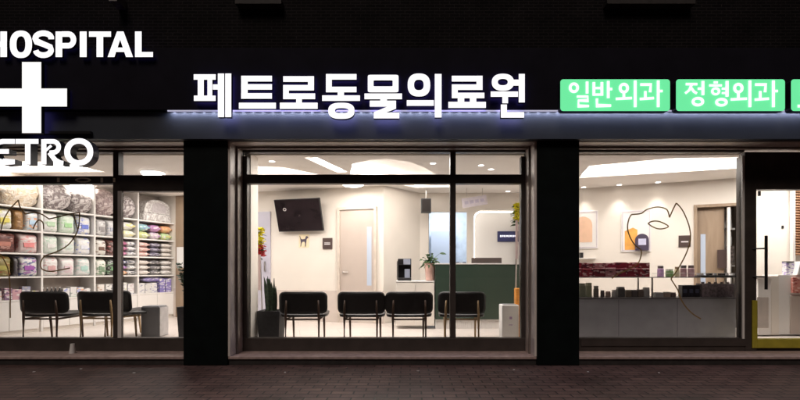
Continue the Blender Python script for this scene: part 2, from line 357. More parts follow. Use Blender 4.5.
# ---------------------------------------------------------------- sign lettering
def rr(x0, x1, y0, y1): return [(x0, y0), (x1, y0), (x1, y1), (x0, y1)]
def letter(shapes, Yf, depth, parent, mats, name='letter'):
    m = MB()
    for i, sh in enumerate(shapes):
        ya = Yf - i * .0008; yb = Yf + depth - (i % 5) * .0006
        kind = sh[0]
        T = lambda p: (wx(p[0], Yf), wz(p[1], Yf))
        if kind == 'r': m.prism([T(p) for p in rr(*sh[1:])], ya, yb, 0, 1, 2 if len(mats) > 2 else None)
        elif kind == 'p': m.prism([T(p) for p in sh[1]], ya, yb, 0, 1, 2 if len(mats) > 2 else None)
        elif kind == 'o':                                         # superellipse ring: outer box, inner box, exponent
            o_, i_, e = sh[1], sh[2], sh[3]
            def se(bx, e):
                cx, cy, a, b2 = (bx[0] + bx[1]) / 2, (bx[2] + bx[3]) / 2, (bx[1] - bx[0]) / 2, (bx[3] - bx[2]) / 2; out = []
                for q in range(40):
                    t = 2 * math.pi * q / 40; c, s_ = math.cos(t), math.sin(t)
                    out.append(T((cx + a * math.copysign(abs(c) ** (2 / e), c), cy + b2 * math.copysign(abs(s_) ** (2 / e), s_))))
                return out
            m.ring(se(o_, e), se(i_, e), ya, yb, 0, 1, 2 if len(mats) > 2 else None)
        elif kind == 's':                                         # stroked path: points, width
            pts, w = [Vector(p) for p in sh[1]], sh[2] / 2; Lf, Rt = [], []
            for q, p in enumerate(pts):
                a = pts[max(q - 1, 0)]; b2 = pts[min(q + 1, len(pts) - 1)]; dv = (b2 - a).normalized(); nv = Vector((-dv.y, dv.x))
                sc = 1.0
                if 0 < q < len(pts) - 1:
                    d1 = (p - a).normalized(); sc = 1 / max(.6, abs(d1.dot(dv)))
                Lf.append(T(p + nv * w * sc)); Rt.append(T(p - nv * w * sc))
            m.prism(Lf + Rt[::-1], ya, yb, 0, 1, 2 if len(mats) > 2 else None)
    return m.build(name, mats, parent)
def arc(cx, cy, rx, ry, a0, a1, n=10): return [(cx + rx * math.cos(R(a0 + (a1 - a0) * i / n)), cy + ry * math.sin(R(a0 + (a1 - a0) * i / n))) for i in range(n + 1)]

r = lambda *a: ('r',) + a
KO = [
 [r(193.7,215.7,74.3,79.7), r(197.8,203.8,79,96.5), r(207.5,212.3,79,96.5), r(194,215.7,95.7,101), r(213,218.5,84.5,89.7), r(218,224.3,73.7,117.2), r(225.4,231.4,73.7,117.2)],
 [r(241.2,247.7,75.8,98.8), r(241.2,272,75.8,81.5), r(241.2,272,84.2,89.7), r(241.2,272,93.2,98.8), r(239,276,102.8,108.8)],
 [r(283.2,314,76.2,81.8), r(308,314,76.2,90.5), r(283.2,314,85,90.5), r(283.2,288.9,85,99.1), r(283.2,315.2,93.5,99.2), r(296.3,302,99,103.5), r(280,317.7,102.8,109)],
 [r(326,356.5,74,79.6), r(326,331.8,74,92.2), r(326,356.5,86.8,92.3), r(337.7,344,92,96), r(322.2,360,95.5,101), ('o',(328.3,354.5,102.8,119),(335,348.5,108.2,113.3),2.6)],
 [('o',(367.8,398.5,74.8,92.3),(373.5,392.7,80.3,86.3),14), r(364.5,402,93.5,99.2), r(380.3,387,99,101.8), r(369.8,396,100.7,106.7), ('p',[(388,106.4),(396,106.4),(396,108.8),(385,113),(373.8,114.4),(373.8,112.4)]), r(373.8,399.3,112.7,118.5)],
 [('o',(407.7,430.2,73.5,96.5),(414,423.7,79.7,90.2),2.5), r(406.8,433.8,100.2,105.8), r(434.8,441.5,74,117.5)],
 [r(451.8,482.5,75.8,81.5), r(476.5,482.5,75.8,90), r(451.8,482.5,84.5,90), r(451.8,457.7,84.5,98.3), r(451.8,484.3,92.8,98.3), r(457.7,464.2,98,102.3), r(469.8,476.2,98,102.3), r(448.3,485.8,102,108)],
 [('o',(491.8,514,73.7,90.8),(497.8,507.8,78.8,85.3),2.3), r(490.7,518,91.5,96.8), r(502.3,508,96.8,103.3), r(513,519,79.7,85.7), r(518.7,524.7,74,102.5), r(500.8,506.8,104.6,117.8), r(500.8,524,112.2,117.8)],
]
ks = thing('main_sign', 'large white backlit Korean lettering on the dark board over the middle window', 'sign')
for gl in KO: letter(gl, -.235, .045, ks, [M_letter, M_ldark, M_lback])

HO = [
 [r(-17,-10,31.5,57), r(.4,7,31.5,57), r(-17,7,41.6,47)],
 [('o',(9.8,32,30.6,58),(16.4,25.4,36.2,52.4),2.35)],
 [('s', [(51.2,39.2)] + arc(43.3,38.2,8.0,5.0,-10,-180,10) + [(36.6,41.5),(43.5,44.2),(50.6,47.2)] + arc(43.4,50.2,7.6,5.0,-10,178,10), 5.6)],
 [r(55.6,62.2,31.5,57), ('s', [(62.1,34.1),(69,34.1)] + arc(68.6,39.9,5.0,5.8,-70,90,8) + [(62.1,45.7)], 5.4)],
 [r(79.8,86.6,31.5,57)],
 [r(89,111,31.5,36.8), r(96.6,103.2,36.7,57)],
 [('p',[(117,31.5),(123.5,31.5),(133,57),(126,57),(120.2,39.5),(114.4,57),(107.6,57)]), r(114,127,47.6,52)],
 [r(135,141.6,31.5,57), r(141.5,153,52,57)],
]
hs = thing('hospital_sign', 'white lit HOSPITAL lettering at the top left of the sign board', 'sign')
for gl in HO: letter(gl, -.215, .03, hs, [M_letter, M_ldark, M_lback2])
cr = letter([('p',[(22,62),(41.2,62),(41.2,88.5),(67,88.5),(67,106.5),(41.2,106.5),(41.2,133),(22,133),(22,106.5),(-4,106.5),(-4,88.5),(22,88.5)])], -.225, .05, None, [M_cross, M_ldark, M_lback2], 'cross_sign')
tag(cr, 'large ivory white lit cross between the HOSPITAL and PETRO lettering', 'sign')
PE = [
 [('s',[(-26,139.5),(-26,164)],5), ('s',[(-26,141.5),(-17,141.5)]+arc(-17,147.2,5.4,5.7,-90,90,8)+[(-26,153)],4.6)],
 [('s',[(14.8,141.4),(2.5,141.4)]+arc(4,151.6,11,10.2,-95,-265,12)+[(3,161.8),(14.8,161.8)],4.8), ('s',[(-6,151.4),(9,151.4)],4.6)],
 [('s',[(15.5,141.4),(38.5,141.4)],4.8), ('s',[(27.8,141.5),(27.8,164.5)],5.4)],
 [('s',[(43.8,139.3),(43.8,164.4)],5.2), ('s',[(43.8,141.4),(53,141.4)]+arc(53,147,5.8,5.6,-85,85,8)+[(49.5,152.8)],4.6), ('s',[(49.5,152.5),(55,159.8),(60,162.8),(63.5,163.2)],4.8), ('s',[(46,150.5),(49.5,147.3),(51.5,145.6)],2.6)],
 [('o',(64.2,93.2,138.2,165.6),(70.2,87.4,143.6,160.2),2.1)],
]
ps = thing('petro_sign', 'white rounded PETRO lettering with deep dark sides hanging over the left window', 'sign')
for gl in PE: letter(gl, -.25, .10, ps, [M_letter, M_ldark])
MB().box(XL, wx(93, -.1), -.145, -.06, 2.57, 2.60).build('mounting_rail', M_dark, ps)

def small_o(cx, cy, a, b, w=2.6): return ('o',(cx - a, cx + a, cy - b, cy + b),(cx - a + w, cx + a - w, cy - b + w, cy + b - w),2.1)
s_ = lambda pts, w=2.6: ('s', pts, w)
T1 = [
 [small_o(574,87.6,5,5.2), s_([(587.2,81.5),(587.2,93.4)]), s_([(577,96.5),(588,96.5),(588,100.5),(578.5,100.5),(578.5,106),(589,106)],2.1)],
 [s_([(594,82),(594,95.5)]), s_([(602,82),(602,95.5)]), s_([(594,88)  ,(602,88)],2.1), s_([(594,94.5),(602,94.5)],2.1), s_([(608.3,81),(608.3,98)]), s_([(608.3,89),(612.2,89)],2.2), s_([(597,98.5),(597,105.6),(611,105.6)],2.3)],
 [small_o(624,88,5,5.2), s_([(624,92.5),(624,97.5)],2.4), s_([(616,98.8),(632,98)],2.4), s_([(635.3,80.5),(635.3,107)])],
 [s_([(640.5,84.4),(651,84.4),(650.3,92)],2.5), s_([(645.5,91),(645.5,98)],2.3), s_([(640,99),(654,98)],2.4), s_([(658.3,80.5),(658.3,107)]), s_([(658.3,91),(662.6,91)],2.3)],
]
T2 = [
 [s_([(686,84),(697.5,84)],2.3), s_([(692,84),(689.5,90),(685.5,93.2)],2.3), s_([(691.5,88),(694,91.5),(697,93.3)],2.2), s_([(698,88.6),(703,88.6)],2.2), s_([(703,81),(703,95)]), small_o(698,101.6,6,4.6,2.4)],
 [s_([(714,82.2),(718,82.2)],2), s_([(709.5,85.3),(722,85.3)],2.1), small_o(715.8,91.2,4.4,4,2.1), s_([(722,88.6),(727,88.6)],1.8), s_([(722,93),(727,93)],1.8), s_([(727.2,81),(727.2,96.5)]), small_o(721.5,102.2,6,4.2,2.3)],
 [small_o(738.6,88,5,5.2), s_([(738.6,92.5),(738.6,97.5)],2.4), s_([(731,99.4),(747,98.6)],2.4), s_([(750,80.5),(750,107)])],
 [s_([(755.5,84.4),(766,84.4),(765.3,92)],2.5), s_([(760.5,91),(760.5,98)],2.3), s_([(755,99.6),(769,98.6)],2.4), s_([(773.5,80.5),(773.5,107)]), s_([(773.5,91),(777.8,91)],2.3)],
]
T3 = [[s_([(803,82),(803,95)]), s_([(798,106),(812,106)])]]
def rbox(x0, x1, y0, y1, rad):
    return arc(x1 - rad, y0 + rad, rad, rad, -90, 0, 5) + arc(x1 - rad, y1 - rad, rad, rad, 0, 90, 5) + arc(x0 + rad, y1 - rad, rad, rad, 90, 180, 5) + arc(x0 + rad, y0 + rad, rad, rad, 180, 270, 5)
for (a, b_, txt, lab) in ((560.3, 670, T1, 'mint green light box reading 일반외과, beside the large white lettering'), (676, 785, T2, 'mint green light box reading 정형외과, second of the row'), (791, 900, T3, 'mint green light box cut off at the photo edge, last of the row')):
    Y = -.25
    bx = MB().prism([(wx(p[0], Y), wz(p[1], Y)) for p in rbox(a, b_, 79.3, 111, 3)], Y, Y + .085, 0, 1).build('light_box_sign', [M_mint, M_ldark])
    tag(bx, lab, 'sign', 'green light box signs')
    tx = MB()
    for gl in txt:
        o = letter(gl, Y - .008, .0065, bx, [M_minttxt, M_minttxt], 'syllable')

# ---------------------------------------------------------------- interior shell
CEIL = 2.55
rw0 = Vector((-1.0, 3.1)); rd = Vector((.966, -.259)); rn = Vector((-.259, -.966))    # rear wall of the middle room, direction, normal into the room
cA = Vector((-5.0, 4.17)); cB = Vector((-.49, 2.963))
P_B = Vector((.2, 3.76)); P_C = Vector((2.35, 3.76)); P_D = Vector((3.3, 3.25)); P_E = Vector((7.9, 1.29))
sh0 = Vector((-6.07, 1.47)); sd = Vector((.372, .928)); sn = Vector((.928, -.372))
fl = MB(); fl.bm.faces.new([fl.bm.verts.new(p) for p in ((XL, .47, 0), (XR, .47, 0), (XR, 8, 0), (XL, 8, 0))])
setting(fl.build('floor', M_floor), 'pale glossy tiled floor inside the clinic')

# ceiling with raised trays
def cz(px, py): v = onz(px, py, CEIL); return (v.x, v.y)
trays = [
 [cz(248,166), cz(282,167), cz(326,176), cz(326,181), cz(240,181)],
 [cz(304,157.5), cz(318,158), cz(348,172), cz(338,173)],
 [cz(352,164), cz(370,160), cz(388,158.8), cz(410,162), cz(425,168), cz(437,175), cz(452,187), cz(416,188), cz(372,178), cz(350,176)],
 [cz(589,166), cz(669,158.5), cz(790,156.5), cz(790,165), cz(579,178)],
 [cz(-60,160), cz(60,162), cz(105,172), cz(-60,172)],
]
cl = MB(); outer = [(XL, .47), (XR, .47), (XR, 8), (XL, 8)]
loops = [[Vector((p[0], p[1], 0)) for p in outer]] + [[Vector((p[0], p[1], 0)) for p in t] for t in trays]
flat = [p for l in loops for p in l]; vs = [cl.bm.verts.new((p.x, p.y, CEIL)) for p in flat]
for t in tessellate_polygon(loops): cl.bm.faces.new([vs[i] for i in t])
for t in trays:
    c = Vector((sum(p[0] for p in t) / len(t), sum(p[1] for p in t) / len(t)))
    low = [cl.bm.verts.new((p[0], p[1], CEIL)) for p in t]; mid = [cl.bm.verts.new((p[0], p[1], CEIL + .05)) for p in t]
    big = []
    for p in t:
        v = Vector(p) - c; v = v + v.normalized() * .09; big.append(c + v)
    o1 = [cl.bm.verts.new((p.x, p.y, CEIL + .05)) for p in big]; o2 = [cl.bm.verts.new((p.x, p.y, CEIL + .19)) for p in big]; n = len(t)
    for i in range(n):
        j = (i + 1) % n
        cl.bm.faces.new([low[i], low[j], mid[j], mid[i]]); cl.bm.faces.new([mid[i], mid[j], o1[j], o1[i]]); cl.bm.faces.new([o1[i], o1[j], o2[j], o2[i]])
    cl.bm.faces.new(o2)
setting(cl.build('ceiling', M_ceil), 'off white ceiling with angular lit recesses')
for i, t in enumerate(trays):
    c = Vector((sum(p[0] for p in t) / len(t), sum(p[1] for p in t) / len(t))); m = MB(); n = len(t)
    for a in range(n):
        p, q = Vector(t[a]), Vector(t[(a + 1) % n])
        p = p + (p - c).normalized() * .045; q = q + (q - c).normalized() * .045
        m.tube([(p.x, p.y, CEIL + .075), (q.x, q.y, CEIL + .075)], .013, 6)
    lab = ['cove light round the wide bright wedge above the television', 'cove light in the thin slanting ceiling slot left of the middle', 'cove light round the curved recess in the middle ceiling', 'cove light of the long recess over the display counter', 'cove light over the pet product shelves'][i]
    tag(m.build('cove_light', M_cove), lab, 'ceiling light', 'ceiling cove lights')

def wall_seg(a, b, name, lab, m=M_cream, z0=0, z1=CEIL + .02, th=.08, flip=1):
    a, b = Vector(a), Vector(b); d = (b - a).normalized(); n = Vector((-d.y, d.x)) * flip
    q = MB().vprism([(a.x, a.y), (b.x, b.y), (b.x + n.x * th, b.y + n.y * th), (a.x + n.x * th, a.y + n.y * th)], z0, z1)
    o = q.build(name, m)
    return setting(o, lab) if lab else o
wall_seg(cA - rd * .4, cB, 'rear_wall', 'cream rear wall of the waiting room holding the television')
wall_seg(cB, P_B, 'corner_wall', 'cream wall turning back beside the coffee machine')
# wall with opening to a lit room and the arched niche
ox0, ox1 = wx(429, 3.76), wx(467, 3.76); nx0, nx1, nzt = wx(474, 3.76), wx(524, 3.76), wz(210, 3.76)
oz = wz(212, 3.76)
wb = MB().box(P_B.x, ox0, 3.76, 3.84, 0, CEIL + .02).box(ox1, nx0, 3.76, 3.84, 0, CEIL + .02).box(ox0, ox1, 3.76, 3.84, oz, CEIL + .02).box(nx1, P_C.x + .3, 3.76, 3.84, 0, CEIL + .02)
# niche: rounded top corners
rad = .16
npoly = [(nx0, nzt - rad)] + [(nx0 + rad + rad * math.cos(R(a)), nzt - rad + rad * math.sin(R(a))) for a in (180, 162, 144, 126, 108, 90)][1:] + [(nx1, nzt), (nx1, CEIL + .02), (nx0, CEIL + .02)]
wb.prism(npoly, 3.76, 3.84)
wb.box(nx0, nx1, 3.76, 3.84, 0, .8)
setting(wb.build('reception_wall', M_cream), 'cream wall behind the reception with a doorway and rounded niche')
setting(MB().box(nx0 - .1, nx1 + .1, 4.12, 4.18, 0, CEIL).build('niche_back_wall', M_white), 'white back of the glowing reception niche')
MBn = MB()
pts = [(nx0 + .02, 3.9, .9), (nx0 + .02, 3.9, nzt - rad)] + [(nx0 + rad + (rad - .02) * math.cos(R(a)), 3.9, nzt - rad + (rad - .02) * math.sin(R(a))) for a in (165, 135, 110, 92)] + [(nx1 - .02, 3.9, nzt - .02)]
tag(MBn.tube(pts, .012, 6).build('niche_light', emit('niche_strip', (1.0, .93, .84), 7)), 'warm light strip following the rounded edge of the reception niche', 'light strip')
# lit room beyond the opening
setting(MB().box(ox0 - .8, ox1 + .2, 5.4, 5.46, 0, CEIL).build('far_room_wall', mat('pale_blue_paint', (.62, .70, .80), .6)), 'pale blue wall of the room beyond the doorway')
# right wall: with doorway
d2 = (P_E - P_D).normalized()
def hit(px, A, d):                                                # distance along a plan line where pixel column px meets it
    m = (px - VX) / F; return (m * (A.y - CY) - A.x) / (d.x - m * d.y)
u1, u2 = hit(695, P_D, d2), hit(742, P_D, d2)
wall_seg(P_C, P_D, 'link_wall', 'short cream wall between reception and product room')
wall_seg(P_D, P_D + d2 * u1, 'product_room_wall', 'cream wall washed by downlights behind the display counter')
wall_seg(P_D + d2 * u2, P_E, 'entrance_wall', 'cream wall seen through the entrance door')
wall_seg(P_D + d2 * (u1 - .001), P_D + d2 * (u2 + .001), 'door_head_wall', 'cream wall above the brown doorway', z0=2.13)
# outer skins
setting(MB().box(XL, XL + .1, .5, 8, 0, CEIL + .3).build('left_end_wall', M_cream), 'cream end wall far left, out of view')
setting(MB().box(XR - .1, XR, .5, 8, 0, CEIL + .3).build('right_end_wall', M_cream), 'cream end wall far right')
setting(MB().box(XL, XR, 7.9, 8, 0, CEIL + .3).build('outer_rear_wall', M_cream), 'outer rear wall of the building')
wall_seg(sh0 - sd * .95 - sn * .42, sh0 + sd * 3.35 - sn * .42, 'shelf_side_wall', 'cream side wall behind the product shelves')
# wainscot band
wall_seg(cA + rn * .022, cB + rn * .022 - rd * .001, 'wainscot', 'slightly darker low wall panel under the television', M_wains, 0, .6, .02)
# interior sides of the pillars
for p, lab in ((PL, 'cream inner pillar between left and middle windows'), (PR, 'cream inner pillar between middle and right windows')):
    setting(MB().box(p[0] + .02, p[1] + (.05 if p is PL else -.0), .63, .92, 0, CEIL - .002).build('inner_pillar', M_cream, bevel=.004), lab)

# local frames on the walls
class Frame:
    def __init__(s, A, d, n): s.A, s.d, s.n = Vector(A), Vector(d), Vector(n); s.rot = math.atan2(d[1], d[0])
    def u(s, px): return hit(px, s.A, s.d)
    def p(s, u, off=0, z=0): v = s.A + s.d * u + s.n * off; return Vector((v.x, v.y, z))
    def z(s, px, py, off=0): v = s.p(s.u(px), off); return CZ - (py - VY) * kk(v.y)
FR = Frame(rw0, rd, rn); F2 = Frame(P_D, d2, Vector((d2.y, -d2.x)))
def wallbox(fr, px0, px1, py0, py1, th, name, m, parent=None, off=0.0, bevel=0.002, lab=None, cat=None, grp=None):
    """box on a wall; its local frame sits at its centre on the wall, x along the wall, -y into the room"""
    u0, u1 = fr.u(px0), fr.u(px1); uc = (u0 + u1) / 2; pc = (px0 + px1) / 2; z0, z1 = fr.z(pc, py1), fr.z(pc, py0)
    c = fr.p(uc, off, (z0 + z1) / 2); w, hh = (u1 - u0) / 2, (z1 - z0) / 2
    o = MB().box(-w, w, -th, 0, -hh, hh).build(name, m, None, bevel=bevel, loc=c, rotz=fr.rot)
    if lab: tag(o, lab, cat, grp)
    return o, w, hh

# television
tv = thing('television', 'black wall television tilted forward above the waiting chairs', 'television', FR.p(FR.u(303.5), .0, FR.z(303.5, 231)), FR.rot)
W2 = (FR.u(325) - FR.u(281)) / 2
t_ = MB().box(-W2, W2, -.05, 0, 0, .62).build('screen_housing', M_dark, tv, bevel=.004); t_.rotation_euler.x = R(17); t_.location = (0, -.06, 0)
s2 = MB().box(-W2 + .015, W2 - .015, -.054, -.0505, .02, .605).build('screen', M_screen, tv); s2.rotation_euler.x = R(17); s2.location = (0, -.06, 0)
MB().box(-.15, .15, -.14, 0, .2, .24).box(-.15, .15, -.02, 0, .1, .4).build('wall_bracket', M_steel, tv)
t2 = MB().ring([(-.27 + .035 * math.cos(a), .43 + .03 * math.sin(a)) for a in [i * .3927 for i in range(16)]], [(-.27 + .024 * math.cos(a), .43 + .019 * math.sin(a)) for a in [i * .3927 for i in range(16)]], -.056, -.0545).build('screen_emblem', M_ptxt, tv)
t2.rotation_euler.x = R(17); t2.location = (0, -.06, 0)
# dog plaque
def flatshape(poly, c, sc, th, name, m, rot, parent=None):
    return MB().prism([(p[0] * sc, p[1] * sc) for p in poly], -th, 0).build(name, m, parent, loc=c, rotz=rot)
dog = [(-4,-6),(-3.2,-6),(-2.6,-2.5),(-1.5,-1),(1,-.8),(1.6,-2.5),(1.5,-6),(2.4,-6),(3,-1.5),(3.4,1.5),(4,2.6),(5.3,3),(5.4,4.2),(3.9,5.2),(2.6,5),(2,3.6),(1.6,2.2),(-2,1.8),(-3.4,2.6),(-4.6,5.6),(-5,5.2),(-4,1.6),(-3.6,-1.5)]
dp = flatshape([(p[0], p[1]) for p in [(-6,-7),(6,-7),(6,7),(-6,7)]], FR.p(FR.u(304), 0.001, FR.z(304, 241)), .018, .006, 'dog_picture', mat('pale_yellow_card', (.80, .68, .46), .6), FR.rot)
tag(dp, 'small pale picture of a dark standing dog under the television', 'picture')
MB().prism([(p[0] * .018, p[1] * .018) for p in dog], -.010, -.0075).build('dog_silhouette', M_ink, dp)
o, w, hh = wallbox(FR, 323, 332.5, 238, 249, .02, 'room_plaque', M_sign, lab='dark brown room plaque left of the taupe door', cat='sign')
MB().box(-w * .6, w * .6, -.0225, -.021, -.02, -.002).box(-w * .6, w * .6, -.0225, -.021, .012, .02).build('lettering', M_ptxt, o)
# taupe door in the rear wall
ud0, ud1 = FR.u(338), FR.u(377); zt = FR.z(357, 207)
dd = thing('interior_door', 'taupe interior door with a narrow glass slot right of the television', 'door', FR.p((ud0 + ud1) / 2, 0, 0), FR.rot)
wd = (ud1 - ud0) / 2
MB().box(-wd + .05, wd - .05, -.02, -.001, 0.01, zt - .05).build('door_leaf', M_doorw, dd, bevel=.003)
MB().box(-wd, -wd + .05, -.05, -.001, 0, zt - .05).box(wd - .05, wd, -.05, -.001, 0, zt - .05).box(-wd, wd, -.05, -.001, zt - .05, zt).build('door_frame', mat('door_frame_beige', (.60, .52, .45), .5), dd, bevel=.003)
MB().box(wd - .19, wd - .10, -.025, -.0205, .7, zt - .38).build('glass_slot', M_bluelit, dd)
MB().tube([(-wd + .12, -.05, .95), (-wd + .22, -.05, .95)], .01, 8).box(-wd + .11, -wd + .13, -.05, -.021, .93, .97).build('handle', M_steel, dd)
# lilac glass panel far left of the middle room
o, w, hh = wallbox(FR, 250, 271, 212, 321, .03, 'glass_cabinet_door', M_lilac, lab='lilac grey glass door at the left end of the waiting room', cat='door')
MB().box(w - .12, w - .1, -.06, -.031, -.1, .1).build('handle', M_steel, o)

# speaker
Ys = 3.3
sp = thing('wall_speaker', 'small black speaker hanging from the ceiling by the blue doorway', 'speaker', (wx(426, Ys), Ys, wz(206, Ys)))
sx, sz = 5 * kk(Ys), 7 * kk(Ys)
MB().box(-sx, sx, -.08, .08, -sz, sz).build('cabinet', M_dark, sp, bevel=.008)
MB().box(-sx * .8, sx * .8, -.086, -.081, -sz * .85, sz * .85).build('grille', mat('speaker_cloth', (.02, .015, .014), .9), sp)
MB().tube([(0, 0, sz), (0, 0, CEIL - wz(206, Ys) - .001)], .012, 8).build('bracket', M_steel, sp)
MB().tube([(sx * .6, .06, -sz), (sx * .6, .1, -.9)], .004, 6).build('cable', M_dark, sp)
# far room shelf items visible in doorway
fr_ = thing('equipment_cabinet', 'grey and white cabinet of small items through the doorway behind reception', 'cabinet', (wx(462, 5.0), 5.0, 0))
MB().box(-.16, .22, 0, .3, 0, .95).build('cabinet_body', M_white, fr_, bevel=.004)
MB().box(-.16, .22, .02, .28, .96, 1.18).build('stacked_items', plastic_mat('mixed_grey_items', (.12, .12, .16), (.7, .7, .75)), fr_)
MB().box(-.7, -.15, .25, .3, 1.0, 1.9).build('wall_board', M_bluelit, fr_)
# niche plaque
pq = MB().box(-.22, .22, -.03, 0, -.11, .11).build('clinic_name_plaque', M_blueink, bevel=.003, loc=(wx(508, 4.1), 4.118, wz(236.5, 4.1))); tag(pq, 'navy plaque with a line of white lettering inside the reception niche', 'sign')
m = MB()
for i in range(8): m.box(-.17 + i * .043, -.17 + i * .043 + .03, -.033, -.031, -.012 + (i % 2) * .004, .028)
m.build('lettering', emit('plaque_lettering', (.8, .8, 1), .8), pq)
# pale lilac board put in for a reflection of lettering in the glass
Yh = 3.2
hg = thing('reflection_board', 'pale lilac board standing in for a glass reflection near reception', 'sign', (wx(474.5, Yh), Yh, wz(201.5, Yh)))
b1 = MB().box(-12.5 * kk(Yh), 12.5 * kk(Yh), -.01, .01, -.09, .09).build('board', mat('pale_lilac_board', (.72, .66, .72), .5), hg, bevel=.002); b1.rotation_euler.y = R(-9)
m = MB()
for i in range(4): m.box(-.19 + i * .1, -.19 + i * .1 + .07, -.014, -.0115, -.03, .03)
b2 = m.build('lettering', mat('lilac_letters', (.55, .5, .62), .5), hg); b2.rotation_euler.y = R(-9)
for hx in (-.15, .15): MB().tube([(hx, 0, .09), (hx, 0, CEIL - wz(201.5, Yh) - .001)], .004, 6).build('hanger', M_steel, hg)

# reception desk, low cabinet
Yd = 2.2
dk = thing('reception_desk', 'dark green reception desk with a white fluted plinth', 'desk', (wx(475, Yd), Yd, 0))
ddx0, ddx1 = wx(435.5, Yd) - wx(475, Yd), wx(528, Yd) - wx(475, Yd)
MB().box(ddx0, ddx1, 0, .6, .16, wz(264.5, Yd)).build('desk_body', M_green, dk, bevel=.004)
MB().box(ddx0 - .01, ddx1, -.01, .61, wz(264.4, Yd), wz(263.2, Yd)).build('desk_top', M_white, dk, bevel=.003)
m = MB(); x = ddx0
while x < ddx1 - .02: m.box(x, x + .026, .03, .05, 0, .158); x += .034
m.box(ddx0, ddx1, .045, .5, 0, .155); m.build('plinth', M_white, dk)
mo = thing('computer_monitor', 'low dark monitor showing above the reception desk', 'monitor', (wx(486.5, Yd + .4), Yd + .4, wz(263.1, Yd)))
MB().box(-.265, .265, -.02, .02, .004, .10).build('screen_back', mat('brown_plastic', (.07, .05, .045), .5), mo, bevel=.004); MB().box(-.05, .05, -.05, .05, .0, .006).build('stand', M_dark, mo)
lc = thing('low_cabinet', 'low cream cabinet left of the green reception desk', 'cabinet', (wx(416, Yd), Yd, 0))
lx0, lx1 = wx(396, Yd) - wx(416, Yd), wx(434.5, Yd) - wx(416, Yd)
MB().box(lx0, lx1, .02, .5, 0.05, wz(281, Yd) - .02).build('carcass', M_white, lc, bevel=.003)
MB().box(lx0, lx1, 0, .51, wz(281, Yd) - .019, wz(281, Yd)).build('worktop', M_white, lc, bevel=.003)
for q in range(2): MB().box(lx0 + .004 + q * (lx1 - lx0) / 2, lx0 - .004 + (q + 1) * (lx1 - lx0) / 2, .005, .019, .06, wz(281, Yd) - .03).build('cabinet_door', M_cream, lc, bevel=.002)
zc = wz(281, Yd)
cf = thing('coffee_machine', 'small black and grey coffee machine on the low cream cabinet', 'coffee machine', (wx(404.5, Yd), Yd + .15, zc))
MB().box(-.115, .115, 0, .22, .001, .05).box(-.115, .115, .12, .22, .05, .38).box(-.115, .115, 0, .12, .27, .38).build('body', M_dark, cf, bevel=.008)
MB().box(-.02, .10, -.004, .0, .28, .37).box(-.0, .09, .02, .115, .052, .2).build('front_panel', mat('bluish_grey', (.3, .32, .4), .3), cf, bevel=.002)
MB().box(-.135, -.118, .03, .2, .02, .34).build('water_tank', M_steel, cf)
# potted plant on cabinet end
pp = thing('potted_plant', 'leafy green plant in a blush pot between cabinet and desk', 'plant', (wx(430, Yd + .25), Yd + .2, zc))
MB().lathe([(.05, 0), (.075, .01), (.095, .26), (.10, .30), (.09, .30), (.085, .27), (.02, .27)]).build('pot', M_pink, pp, smooth=False, bevel=0)
m = MB(); st = MB()
for i in range(75):
    a = random.uniform(0, 6.28); el = random.uniform(-.1, 1.4); d = Vector((math.cos(a) * math.cos(el), math.sin(a) * math.cos(el), math.sin(el)))
    L_ = random.uniform(.04, .17); tip = Vector((0, 0, .28)) + d * L_; st.tube([(0, 0, .27), tip], .003, 5); m.leaf(tip, d + Vector((0, 0, -.2)), random.uniform(.06, .10), random.uniform(.04, .065), .5)
tip = Vector((.17, 0, .47)); st.tube([(0, 0, .27), (.08, 0, .4), tip], .003, 5); m.leaf(tip, (1, 0, .1), .11, .05, .2)
m.build('foliage', M_leaf, pp); st.build('stem', M_leaf, pp)

# ---------------------------------------------------------------- ceiling lamps and room lights
def round_lamp(px, py, w, lab, power):
    v = onz(px, py, CEIL); rr_ = w / 2 * kk(v.y)
    t = thing('round_ceiling_lamp', lab, 'ceiling lamp', (v.x, v.y, CEIL), group='round ceiling lamps')
    MB().lathe([(rr_, -.05), (rr_ + .012, -.045), (rr_ + .012, -.001), (rr_, -.001)], n=32).build('rim', M_white, t)
    MB().lathe([(rr_ * .3, -.078), (rr_ * .8, -.07), (rr_ * .96, -.0505), (rr_ * .5, -.0505)], n=32).build('diffuser', M_lamp, t, smooth=False)
    l = area('round_lamp_light', (v.x, v.y, CEIL - .09), (0, 0, 0), rr_ * 2, 0, power, (1.0, .93, .84), 'DISK')
    return t
round_lamp(353, 182, 22, 'round white ceiling lamp above the waiting chairs, middle window', 7)
round_lamp(153, 172, 20, 'round white ceiling lamp near the pillar, left window', 4)
round_lamp(82, 182.5, 24, 'round white ceiling lamp over the product shelves, left window', 4)
def downlight(px, py, lab, power, off=None, ang=75):
    v = onz(px, py, CEIL)
    t = thing('downlight', lab, 'ceiling light', (v.x, v.y, CEIL), group='small recessed downlights')
    MB().lathe([(.045, -.006), (.055, -.004), (.055, -.001), (.045, -.001)], n=20).build('rim', M_white, t)
    MB().lathe([(.04, -.009), (.04, -.0065)], n=20).build('lens', M_lamp, t)
    l = bpy.data.lights.new('downlight_beam', 'SPOT'); l.energy = power; l.spot_size = R(ang); l.spot_blend = .8; l.shadow_soft_size = .03; l.color = (1, .93, .85)
    o = bpy.data.objects.new('downlight_beam', l); COL.objects.link(o); o.location = (v.x, v.y, CEIL - .02)
def dl_wall(fr, px, off, lab, power=16):
    u = fr.u(px); v = fr.p(u, off); v.z = CEIL; k = kk(v.y); downlight(VX + v.x / k, VY - (CEIL - CZ) / k, lab, power)
dl_wall(F2, 584, .16, 'recessed downlight over the framed arch print')
dl_wall(F2, 619, .16, 'recessed downlight between the two framed prints')
dl_wall(F2, 657, .16, 'recessed downlight over the brown room plaque')
